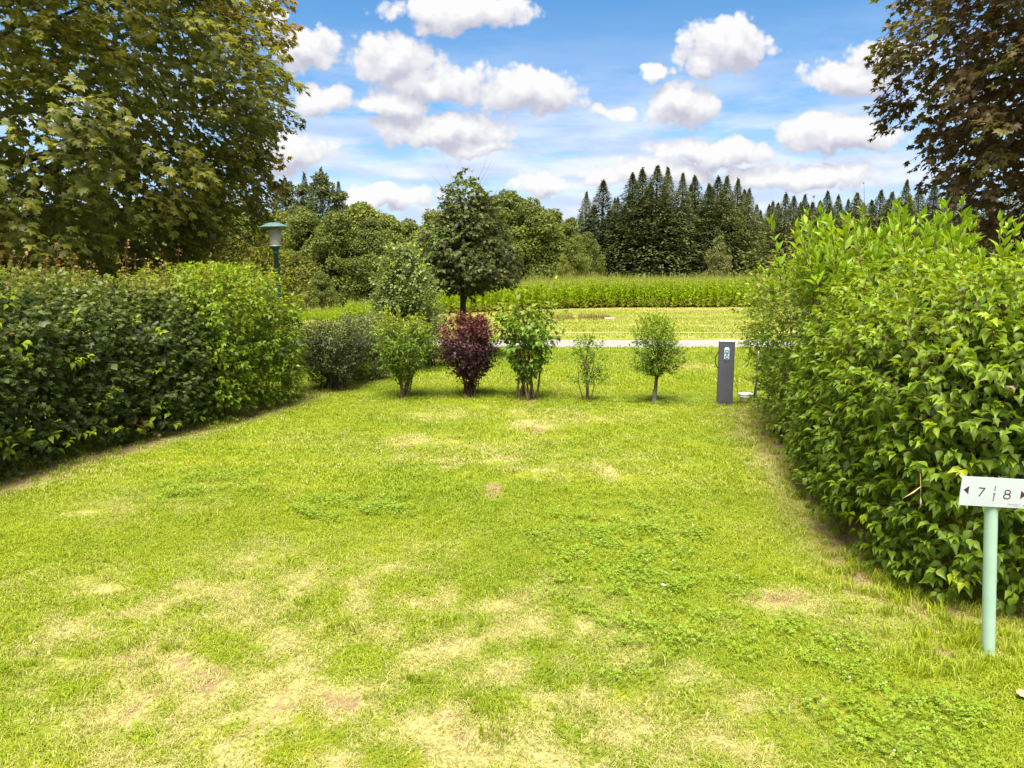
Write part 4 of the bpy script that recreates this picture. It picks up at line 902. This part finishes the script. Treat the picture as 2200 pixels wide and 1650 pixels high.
# ---------------------------------------------------------------- the wood
def wood_crown(rng, h, rx, lumps, n, leaf):
    lv = Leaves(); per = n // lumps
    for i in range(lumps):
        zf = rng.uniform(.08, .95); a = rng.uniform(0, 6.28); rr = rx * (1 - zf ** 2.0) * rng.uniform(.3, .98)
        c = np.array([math.cos(a) * rr, math.sin(a) * rr, zf * h]); r = rx * rng.uniform(.2, .4) * (1.12 - .5 * zf) * np.array([1, 1, .8])
        d = unit(rng.normal(size=(per, 3))); d[:, 2] = np.abs(d[:, 2]) * np.where(rng.uniform(0, 1, per) < .75, 1, -1)
        P = c + d * r * rng.uniform(.7, 1.08, (per, 1))
        P[:, 2] = np.maximum(P[:, 2], .3)
        T = unit(rng.normal(size=(per, 3)) + d * .6); Nn = unit(d + [0, 0, .5] + rng.normal(0, .45, (per, 3)))
        lv.add(P, T, Nn, leaf * rng.uniform(.6, 1.3, per), .42 + rng.normal(0, .16, per) + .45 * (rng.uniform() - .5), np.full(per, max(0, rng.normal(.0, .14))))
    return lv
TPL_W = (np.array([(-.35, 0, 0), (.42, .2, .06), (.2, 1, -.05), (-.5, .7, .08)]), np.array([(0, 1, 2), (0, 2, 3)]))
def spruce_lv(rng, h, rad, n, gap=0.):
    lv = Leaves(); f = rng.uniform(.03, 1, n) ** .85
    lay = 30; f = (np.floor(f * lay) + rng.normal(.5, .55, n)) / lay
    f = np.clip(f, .02, .995)
    a = np.floor(rng.uniform(0, 9, n)) / 9 * 6.283 + np.floor(f * lay) * 1.7 + rng.normal(0, .3, n)
    jag = .6 + .75 * hash2(np.floor(a * 1.43), np.floor(f * lay), 4.)
    R0 = rad * (1 - f) ** .86 * jag * (1 - .35 * sstep(.8, 1, f)) + .05; q = np.sqrt(rng.uniform(.03, 1, n))
    P = np.stack([np.cos(a) * R0 * q, np.sin(a) * R0 * q, f * h - R0 * q * q * .32 + R0 * .12], 1)
    T = unit(np.stack([np.cos(a), np.sin(a), -.25 + .6 * (q > .85) - .1 * q], 1) + rng.normal(0, .28, (n, 3)))
    Nn = unit(np.array([0, 0, 1.]) + rng.normal(0, .35, (n, 3)))
    S = h * .024 * rng.uniform(.7, 1.3, n) * (.32 + .8 * (1 - f))
    lv.add(P, T, Nn, S, .34 + .35 * (q - .6) + rng.normal(0, .16, n) + .15 * f, np.where(rng.uniform(0, 1, n) < .04, .5, 0))
    up = 14                                            # leading shoot
    lv.add(np.stack([np.zeros(up), np.zeros(up), np.linspace(.95, 1.0, up) * h], 1), np.tile([0, 0, 1.], (up, 1)) + rng.normal(0, .4, (up, 3)), rng.normal(size=(up, 3)), np.full(up, h * .02), np.full(up, .6), np.full(up, .3))
    return lv
T_NEEDLE = (np.array([(-.16, .1, 0), (0, 0, 0), (.16, .1, 0), (.2, .62, -.12), (0, 1.1, -.2), (-.2, .62, -.12)]), np.array([(0, 1, 2), (0, 2, 3), (0, 3, 5), (5, 3, 4)]))
def proto_tree(kind, seed):
    rng = np.random.default_rng(seed); tb = Tubes(6)
    if kind == 'spruce':
        h = 22.; lv = spruce_lv(rng, h, 4.3 + .25 * (seed % 5), 10500); tb.add([(0, 0, -.6), (0, 0, h * .5), (0, 0, h * .98)], [.32, .2, .03])
        return tb.build('trunk'), leaf_mesh('crown', lv.cat(), T_NEEDLE), BARK, L_SPRUCE
    if kind == 'wood':
        h = 14.; lv = wood_crown(rng, h, 5.4, 90, 26000, .25); limbs(tb, rng, (0, 0, -.6), (0, 0, 11), 9, (0, 0, 7), (4, 4, 5), .26)
        return tb.build('trunk'), leaf_mesh('crown', lv.cat(), TPL_W), BARK, L_WOOD
    if kind == 'birch':
        h = 9.; lv = wood_crown(rng, h, 3.6, 34, 9000, .22); limbs(tb, rng, (0, 0, -.6), (0, 0, 8), 9, (0, 0, 5), (2.6, 2.6, 3), .14)
        return tb.build('trunk'), leaf_mesh('crown', lv.cat(), TPL_W), BARKG, L_BIRCH
    if kind == 'pine':
        h = 20.; lv = spruce_lv(rng, h, 5.0, 7500); lv2 = wood_crown(rng, h, 4.2, 26, 4000, .45)
        tb.add([(0, 0, -.6), (0, 0, h * .5), (0, 0, h * .96)], [.32, .2, .03])
        for f in ('P', 'T', 'Nn', 'S', 'r', 't'): setattr(lv, f, getattr(lv, f) + getattr(lv2, f))
        return tb.build('trunk'), leaf_mesh('crown', lv.cat(), T_NEEDLE), BARK, L_SPRUCE
PROTO = {}
for kd, cnt in (('spruce', 5), ('wood', 5), ('birch', 1), ('pine', 2)):
    PROTO[kd] = [proto_tree(kd, 100 + 13 * i + len(kd)) for i in range(cnt)]
    PROTO[kd] = [p for p in PROTO[kd]]
H0 = {'spruce': 22., 'wood': 14., 'birch': 9., 'pine': 20.}
NAMES = {'spruce': 'spruce_tree', 'wood': 'broadleaf_tree', 'birch': 'birch_tree', 'pine': 'spruce_tree'}
def wood_tree(kd, px, top, Y, label, group, wide=1., seed=0, i=[0]):
    rng = np.random.default_rng(900 + i[0]); i[0] += 1
    p = at(px, top, Y); z = float(terrain(p[0], Y)); h = p[2] - z
    t = thing(NAMES[kd], (p[0], Y, z), label, 'tree', group, rng.uniform(0, 6.28))
    tm, cm, bk, lm = PROTO[kd][i[0] % len(PROTO[kd])]
    s = h / H0[kd]; sx = s * wide * rng.uniform(.8, 1.22); t.rotation_euler.x = rng.normal(0, .018); t.rotation_euler.y = rng.normal(0, .018)
    for nm, me, mt in (('trunk', tm, bk), ('crown', cm, lm)):
        o = link(nm, me, mt, t); o.scale = (sx, sx, s)
LS = 'tall dark spruce in the highest block of the wood, around the pale birch'
LS1 = 'slim dark spruce between the round broadleaf trees and the highest spruce block'
LS2 = 'lower spruce in the even row of spire tops above the forsythia shoots'
LW = 'round-crowned broadleaf tree at the edge of the wood beyond the field'
LP = 'broad dark conifer rising above the broadleaf trees behind the lamp post'
LB = 'pale olive birch standing alone before the dark spruces'
for px_, tp_, Y_ in ((1258, 412, 128), (1295, 388, 126), (1340, 440, 132), (1362, 372, 124), (1385, 362, 128), (1412, 356, 123), (1441, 360, 127), (1466, 372, 122), (1500, 378, 127), (1520, 395, 123), (1541, 380, 128), (1560, 378, 124),
                     (1585, 384, 130), (1612, 406, 125), (1640, 452, 136), (1660, 432, 134), (1688, 416, 131), (1706, 422, 140), (1727, 418, 134), (1750, 434, 138), (1775, 410, 133), (1800, 420, 140), (1822, 428, 135), (1848, 415, 132),
                     (1872, 430, 138), (1893, 408, 133), (1918, 412, 130), (1945, 386, 126), (1975, 400, 131), (2010, 392, 128), (2045, 404, 132), (2085, 398, 129), (2130, 402, 133), (2175, 392, 130), (2215, 400, 128), (1325, 425, 134), (1480, 400, 134), (1430, 395, 136), (1400, 392, 134), (1355, 410, 138), (1530, 402, 136), (1552, 410, 138), (1598, 408, 138), (1625, 440, 140), (1674, 436, 138), (1716, 436, 142), (1738, 440, 144), (1763, 432, 142), (1788, 436, 144), (1812, 440, 146), (1836, 438, 142), (1860, 436, 142), (1905, 430, 142), (1932, 425, 140), (1960, 420, 138), (1276, 440, 136), (1310, 452, 138)):
    wood_tree('spruce', px_, tp_, Y_, LS1 if px_ < 1350 else LS if px_ < 1630 else LS2, 'slim spruces beside the broadleaf trees' if px_ < 1350 else 'highest spruce block of the wood' if px_ < 1630 else 'even spruce row above the forsythia shoots', 1.6)
for px_, tp_, Y_ in ((652, 372, 118), (690, 362, 114), (722, 388, 117), (612, 380, 120)):
    wood_tree('pine', px_, tp_, Y_, LP, 'conifers above the broadleaf trees', .95)
for px_, tp_, Y_, w_ in ((655, 445, 98, 1.15), (712, 452, 96, 1.1), (770, 436, 104, 1.), (795, 470, 97, 1.), (835, 462, 101, 1.1), (880, 470, 104, 1.2), (930, 450, 100, 1.1), (985, 440, 104, 1.1), (1040, 418, 100, 1.05), (1095, 410, 98, 1.05), (1140, 425, 97, 1.1),
                         (1180, 448, 100, 1.05), (1222, 468, 98, .9), (1262, 500, 102, .9), (600, 455, 102, 1.2), (540, 440, 106, 1.2), (470, 430, 104, 1.2), (400, 440, 106, 1.2), (300, 430, 104, 1.2), (190, 440, 106, 1.2), (80, 430, 104, 1.2), (-40, 430, 104, 1.2), (850, 545, 90, 1.0), (690, 585, 88, 1.1), (1210, 545, 92, .8)):
    wood_tree('wood', px_, tp_, Y_, LW, 'broadleaf trees along the wood edge', w_)
wood_tree('birch', 1545, 502, 108, LB, None, 1.0)
# darker second row closing the wood behind
BACK = []
rng = np.random.default_rng(77)
for k_ in range(31):
    px_ = 560 + k_ * 55 + rng.normal(0, 12)
    tp_ = np.interp(px_, [0, 640, 760, 1000, 1230, 1330, 1600, 1700, 2300], [440, 430, 470, 470, 470, 410, 430, 440, 425]) + rng.uniform(0, 22)
    wood_tree('spruce', px_, tp_, rng.uniform(140, 150), 'spruce of the back row, mostly hidden behind the front of the wood', 'back row of the wood', 1.5)
# ---------------------------------------------------------------- lamp
GREENM = plain('green_paint', (.018, .075, .07), .45, noise=.4, scale=9, col2=(.012, .05, .047))
CAPM = plain('weathered_green_paint', (.12, .20, .19), .55, noise=.5, scale=14, col2=(.07, .14, .13))
def lamp():
    b = at(601, 600, 10.7); x, y = b[0] + .03, 10.7; z = float(terrain(x, y))
    t = thing('street_lamp', (x, y, z), 'green park lamp with flat hat-shaped shade and clear cylinder behind the hedge', 'lamp'); t.rotation_euler.y = R(-2.0)
    Q = .9; zc = at(595, 478, 10.7)[2] - z                         # top of the shade
    link('post', lathe('post', [(.0, -.1), (.07, -.1), (.07, .5), (.06, .52), (.03, .56), (.03, zc - Q * .47), (.036, zc - Q * .465), (.036, zc - Q * .445), (.03, zc - Q * .44)], 20), GREENM, t)
    link('lamp_collar', lathe('lamp_collar', [(.03, zc - Q * .455), (.034, zc - Q * .43), (.05, zc - Q * .40), (.078, zc - Q * .37), (Q * .082, zc - Q * .357), (.0, zc - Q * .357)], 24), GREENM, t)
    m, k, out = base_mat('lamp_cylinder')
    gl = k.add('ShaderNodeBsdfGlass', {'Color': (.93, .92, .88, 1), 'Roughness': .12, 'IOR': 1.1})
    df = k.add('ShaderNodeBsdfPrincipled', {'Base Color': (.62, .58, .54, 1), 'Roughness': .25})
    k.l.new(k.add('ShaderNodeMixShader', (.42, gl, df)), out.inputs[0])
    c = link('glass_cylinder', lathe('glass_cylinder', [(Q * .082, zc - Q * .352), (Q * .0845, zc - Q * .345), (Q * .084, zc - Q * .09), (Q * .080, zc - Q * .09), (Q * .0805, zc - Q * .345)], 28), m, t)
    link('base_ring', lathe('base_ring', [(Q * .070, zc - Q * .3565), (Q * .087, zc - Q * .3565), (Q * .0875, zc - Q * .345), (Q * .0865, zc - Q * .345)], 28), plain('pale_metal', (.6, .62, .62), .35, .3), t)
    tb = Tubes(6)
    tb.add([(0, -.071, zc - Q * .345), (0, -.071, zc - Q * .09)], .003); tb.add([(.069, .04, zc - Q * .345), (.069, .04, zc - Q * .09)], .003); tb.add([(-.069, .04, zc - Q * .345), (-.069, .04, zc - Q * .09)], .003)
    link('rods', tb.build('rods'), plain('grey_rod', (.2, .2, .19), .4, .6), t)
    link('bulb', lathe('bulb', [(.018, zc - Q * .35), (.018, zc - Q * .28), (.03, zc - Q * .25), (.034, zc - Q * .21), (.026, zc - Q * .17), (.004, zc - Q * .155)], 16), plain('bulb_white', (.75, .74, .7), .3), t)
    link('shade', lathe('shade', [(.0, zc - Q * .001), (.02, zc), (Q * .085, zc - Q * .004), (Q * .092, zc - Q * .008), (Q * .222, zc - Q * .062), (Q * .226, zc - Q * .068), (Q * .222, zc - Q * .071), (Q * .15, zc - Q * .085), (Q * .085, zc - Q * .088), (.0, zc - Q * .088)], 36, False), CAPM, t)
lamp()
# ---------------------------------------------------------------- power pillar, bowl, stake
def pillar():
    g = gnd(1560, 872); x, y = g[0] + .005, g[1] + .1; z = float(terrain(x, y))
    t = thing('power_pillar', (x, y, z), 'dark grey camping power pillar with two blue-ringed sockets', 'power pillar', rz=R(-13))
    H, Wd = .80, .186
    BODY = plain('anthracite_paint', (.078, .074, .094), .5, noise=.35, scale=7, col2=(.064, .06, .078))
    DARK = plain('dark_gap', (.012, .012, .012), .8); BLUE = plain('socket_blue', (.02, .12, .36), .4); PALE_ = plain('socket_plate', (.58, .72, .78), .35)
    o = link('body', boxmesh('body', Wd, .2, H, .004), BODY, t); o.location = (0, 0, H / 2 - .01)
    o = link('top_cap', boxmesh('top_cap', Wd + .008, .208, .014, .004), plain('cap_grey', (.42, .44, .5), .3, .2), t); o.location = (0, 0, H - .002)
    for q, zz in enumerate((H - .118, H - .186)):
        o = link('socket', boxmesh('socket', .058, .014, .062, .004), PALE_, t); o.location = (.0, -.105, zz)
        r_ = link('ring', lathe('ring', [(.0145, 0), (.0145, .006), (.0215, .006), (.0215, 0)], 24), BLUE, o); r_.rotation_euler.x = R(90); r_.location = (0, -.0062, 0)
        h_ = link('hole', lathe('hole', [(0.0, .002), (.0145, .002)], 20), plain('socket_grey', (.5, .56, .6), .4) if q == 0 else bpy.data.materials['socket_grey'], o); h_.rotation_euler.x = R(90); h_.location = (0, -.0065, 0)
        c_ = link('hinge', boxmesh('hinge', .03, .008, .006, .001), BLUE, o); c_.location = (0, -.006, .033 if q else -.033)
    for zz, ww in ((H - .079, .045), (H - .224, .042)):
        o = link('label_plate', boxmesh('label_plate', ww, .004, .011, .001), PALE_, t); o.location = (0, -.1015, zz)
    o = link('seam', boxmesh('seam', .12, .002, .003), DARK, t); o.location = (0, -.1002, .052)
    o = link('cable_opening', boxmesh('cable_opening', .056, .004, .03, .001), DARK, t); o.location = (0, -.0995, .012)
    tb = Tubes(8); s = np.linspace(0, 1, 14)
    pts = np.stack([-Wd / 2 - .004 - .032 * np.sin(s * math.pi) ** .8, np.full(14, -.03), H - .14 - .2 * s], 1); tb.add(pts, .0055)
    link('cable', tb.build('cable'), plain('black_rubber', (.012, .012, .013), .5), t)
    tb = Tubes(6); s = np.linspace(0, 1, 12)[:, None]
    a0 = np.array([Wd / 2, -.02, .33]); a1 = np.array([Wd / 2 + .06, -.08, .01]); pts = a0 + (a1 - a0) * s + np.array([.022, 0, .03]) * np.sin(s * math.pi)
    tb.add(pts, .0028); link('wire', tb.build('wire'), plain('rusty_wire', (.2, .09, .04), .8), t)
    g = gnd(1604, 868); x2, y2 = g[0], g[1] + .06; z2 = float(terrain(x2, y2))
    t2 = thing('bowl', (x2, y2, z2), 'white enamel bowl with double rim on the grass beside the power pillar', 'bowl')
    WE = plain('white_enamel', (.78, .75, .74), .25, noise=.2, scale=20, col2=(.68, .64, .62))
    t2.scale = (1.12, 1.12, 1.25); t2.location.z += .012
    link('bowl_body', lathe('bowl_body', [(.0, .012), (.052, .012), (.062, .03), (.066, .052), (.079, .056), (.081, .068), (.076, .078), (.082, .083), (.083, .090), (.078, .093), (.070, .086), (.062, .04), (.05, .022), (.0, .02)], 36), WE, t2)
    link('foot_ring', lathe('foot_ring', [(.0, .0), (.05, .0), (.055, .006), (.052, .0118), (.0, .0118)], 30), plain('terracotta', (.3, .11, .06), .8), t2)
    tb = Tubes(10)
    g = gnd(1622, 866); x3, y3 = g[0] + .01, g[1] + .02; z3 = float(terrain(x3, y3))
    t3 = thing('metal_stake', (x3, y3, z3), 'thin galvanised metal stake standing at the hedge beside the bowl', 'stake')
    tb.add([(0, 0, -.05), (.004, 0, .3), (.008, 0, .66)], .0125); link('tube', tb.build('tube'), plain('galvanised', (.36, .36, .34), .45, .5, noise=.6, scale=30, col2=(.2, .2, .18)), t3)
    tb = Tubes(8); tb.add([(-.022, -.015, .02), (-.02, -.015, .15), (-.008, -.015, .3)], [.009, .008, .006]); link('strap', tb.build('strap'), bpy.data.materials['black_rubber'], t3)
pillar()
# ---------------------------------------------------------------- number sign
def sign():
    g = gnd(2123, 1404); x, y = g[0], g[1]; z = float(terrain(x, y))
    t = thing('number_sign', (x, y, z), 'white number plate 7 and 8 on a pale mint green post', 'sign'); t.rotation_euler = (0, R(-4.2), 0)
    MINT = plain('mint_paint', (.36, .52, .41), .5, noise=.35, scale=9, col2=(.31, .46, .37))
    WHITE = plain('sign_white', (.47, .50, .535), .35, noise=.2, scale=6, col2=(.43, .46, .49)); INK = plain('maroon_ink', (.05, .016, .024), .6); GREY = plain('grey_ink', (.16, .14, .17), .6); PALE_ = plain('faint_ink', (.26, .25, .28), .6); RED = plain('red_ink', (.6, .36, .33), .6)
    top = at(2130, 1052, y)[2] - z
    link('post', lathe('post', [(.0, -.12), (.0262, -.12), (.026, .0), (.0255, top - .03), (.024, top + .03), (.0, top + .032)], 26), MINT, t)
    hw, hh = .138, .0625
    p = link('plate', boxmesh('plate', 2 * hw, .004, 2 * hh, .0008), WHITE, t)
    p.location = (-.008, -.031, top); p.rotation_euler = (0, R(6.6), R(-3))
    y0 = -.0026
    def flat(name, pts, m, dz=0.):
        V = np.array([(a, y0 - dz, b) for a, b in pts]); me = bpy.data.meshes.new(name); me.from_pydata(V.tolist(), [], [list(range(len(pts)))]); me.update()
        return link(name, me, m, p)
    k = hw / 137.                                          # half plate width in zoomed units / scale
    def S(u, v): return ((u - 1252) / 950 * hw, (742 - v) / 420 * hh)   # from the enlarged photograph
    flat('arrow', [S(385, 708), S(528, 828 - 0), S(528, 588)][::-1], INK); flat('arrow', [S(1990, 650), S(2140, 765), S(1985, 890)], INK)
    flat('divider', [S(1240, 550), S(1272, 550), S(1264, 990), S(1230, 990)][::-1], GREY)
    s_ = link('screw', lathe('screw', [(0, .003), (.003, .003), (.0045, .0015), (.005, 0)], 14), plain('screw_metal', (.6, .6, .62), .3, .8), p); s_.rotation_euler.x = R(90); s_.location = (S(1254, 750)[0], y0 - .0004, S(1254, 750)[1])
    def stroke(name, pts, w, m):                           # drawn characters as flat ribbons
        pts = np.array(pts, float); T = unit(np.gradient(pts, axis=0)); n_ = np.stack([-T[:, 1], T[:, 0]], 1) * w / 2
        a, b = pts + n_, pts - n_; q = len(pts)
        V = np.concatenate([np.stack([a[:, 0], np.full(q, y0), a[:, 1]], 1), np.stack([b[:, 0], np.full(q, y0), b[:, 1]], 1)])
        i = np.arange(q - 1); return link(name, mesh(name, V, np.stack([i, i + q, i + q + 1, i + 1], 1)), m, p)
    import bmesh
    def joined(name, strokes, w, m):
        me = None; V, Fc, c = [], [], 0
        for h_, pts in enumerate(strokes):
            pts = np.array(pts, float); T = unit(np.gradient(pts, axis=0)); n_ = np.stack([-T[:, 1], T[:, 0]], 1) * w / 2
            a, b = pts + n_, pts - n_; q = len(pts); yy = y0 - .0003 * h_
            V.append(np.concatenate([np.stack([a[:, 0], np.full(q, yy), a[:, 1]], 1), np.stack([b[:, 0], np.full(q, yy), b[:, 1]], 1)]))
            i = np.arange(q - 1); Fc.append(np.stack([i, i + q, i + q + 1, i + 1], 1) + c); c += 2 * q
        return link(name, mesh(name, np.concatenate(V), np.concatenate(Fc)), m, p)
    joined('digit_seven', [[S(805, 628), S(985, 640)], [S(972, 632), S(832, 870)]], .0046, INK)
    th = np.linspace(0, 2 * math.pi, 33)
    def ring(cx, cy, rx, ry): return [S(cx + rx * math.cos(a), cy + ry * math.sin(a)) for a in th]
    joined('digit_eight', [ring(1618, 712, 76, 58), ring(1612, 835, 92, 68)], .0044, INK)
    cu = bpy.data.curves.new('lettering', 'FONT'); cu.body = 'Hanfdorf'; cu.size = .0135; cu.space_character = 1.05
    to = bpy.data.objects.new('lettering', cu); C.objects.link(to); bpy.context.view_layer.update()
    me = bpy.data.meshes.new_from_object(to); bpy.data.objects.remove(to)
    me.name = 'lettering'; o = link('lettering', me, PALE_, p); o.rotation_euler.x = R(90); o.location = (S(1660, 1090)[0], y0, S(1660, 1090)[1])
    flat('underline', [S(1840, 1108), S(2060, 1112), S(2060, 1122), S(1840, 1118)], RED)
    for a in (-50, -25, 0, 25, 50):                        # small leaf emblem
        c0 = np.array(S(2105, 1092)); d = np.array([math.sin(R(a)), math.cos(R(a))]); e = np.array([d[1], -d[0]]); L = .0085 * (1 - abs(a) / 130)
        flat('emblem', [c0, c0 + d * L * .5 + e * .0009, c0 + d * L, c0 + d * L * .5 - e * .0009], PALE_, .00001 * (a + 60))
sign()
# ---------------------------------------------------------------- small things on the grass
def litter():
    rng = np.random.default_rng(91)
    DRY = plain('dry_leaf', (.55, .42, .2), .7, noise=.5, scale=60, col2=(.4, .26, .12)); PALE_ = plain('pale_dry_leaf', (.42, .33, .26), .7)
    for px, py, s, m, lab in ((2188, 1503, .05, DRY, 'yellowed fallen leaf on the grass near the sign post'), (1423, 1268, .03, PALE_, 'small pale dead leaf lying in the clover'), (1268, 1272, .02, PALE_, 'tiny pale petal-like leaf beside the clover patch')):
        g = gnd(px, py); V, f = T_maple(.5); V = V.copy(); V[:, 2] += .15 + .25 * np.abs(V[:, 0])
        o = link('fallen_leaf', mesh('fallen_leaf', V * s, f, True), m); o.location = (g[0], g[1], float(terrain(g[0], g[1])) + .022); o.rotation_euler = (rng.normal(.2, .1), rng.normal(.1, .1), rng.uniform(0, 6))
        tag(o, lab, 'leaf')
    a = at(1309, 680, 26.2); o = link('board', boxmesh('board', .34, .09, .05, .006), plain('bleached_wood', (.62, .6, .55), .8, noise=.4, scale=12)); o.location = (a[0], 26.2, float(terrain(a[0], 26.2)) + .05); o.rotation_euler.z = R(8)
    tag(o, 'short bleached board lying in the meadow by the withered grass', 'board')
    # dry ear of grass caught on the hedge by the sign
    p = at(1975, 1045, 3.38); t = thing('grass_stalk', tuple(p), 'pale dry grass stalk with ear caught in the dogwood leaves', 'grass stalk')
    tb = Tubes(4); tb.add([(0, 0, .06), (.004, -.005, .0), (.006, -.008, -.05)], [.0018, .0016, .0012]); tb.add([(.004, -.005, .0), (-.03, -.01, -.025), (-.075, -.006, -.055)], [.002, .004, .001]); link('stalk', tb.build('stalk'), DRY, t)
    V, F_ = [], []; tb = Tubes(5); tb.add([(.006, -.008, -.05), (.007, -.01, -.07), (.007, -.011, -.10)], [.001, .0045, .001]); link('ear', tb.build('ear'), PALE_, t)
litter()
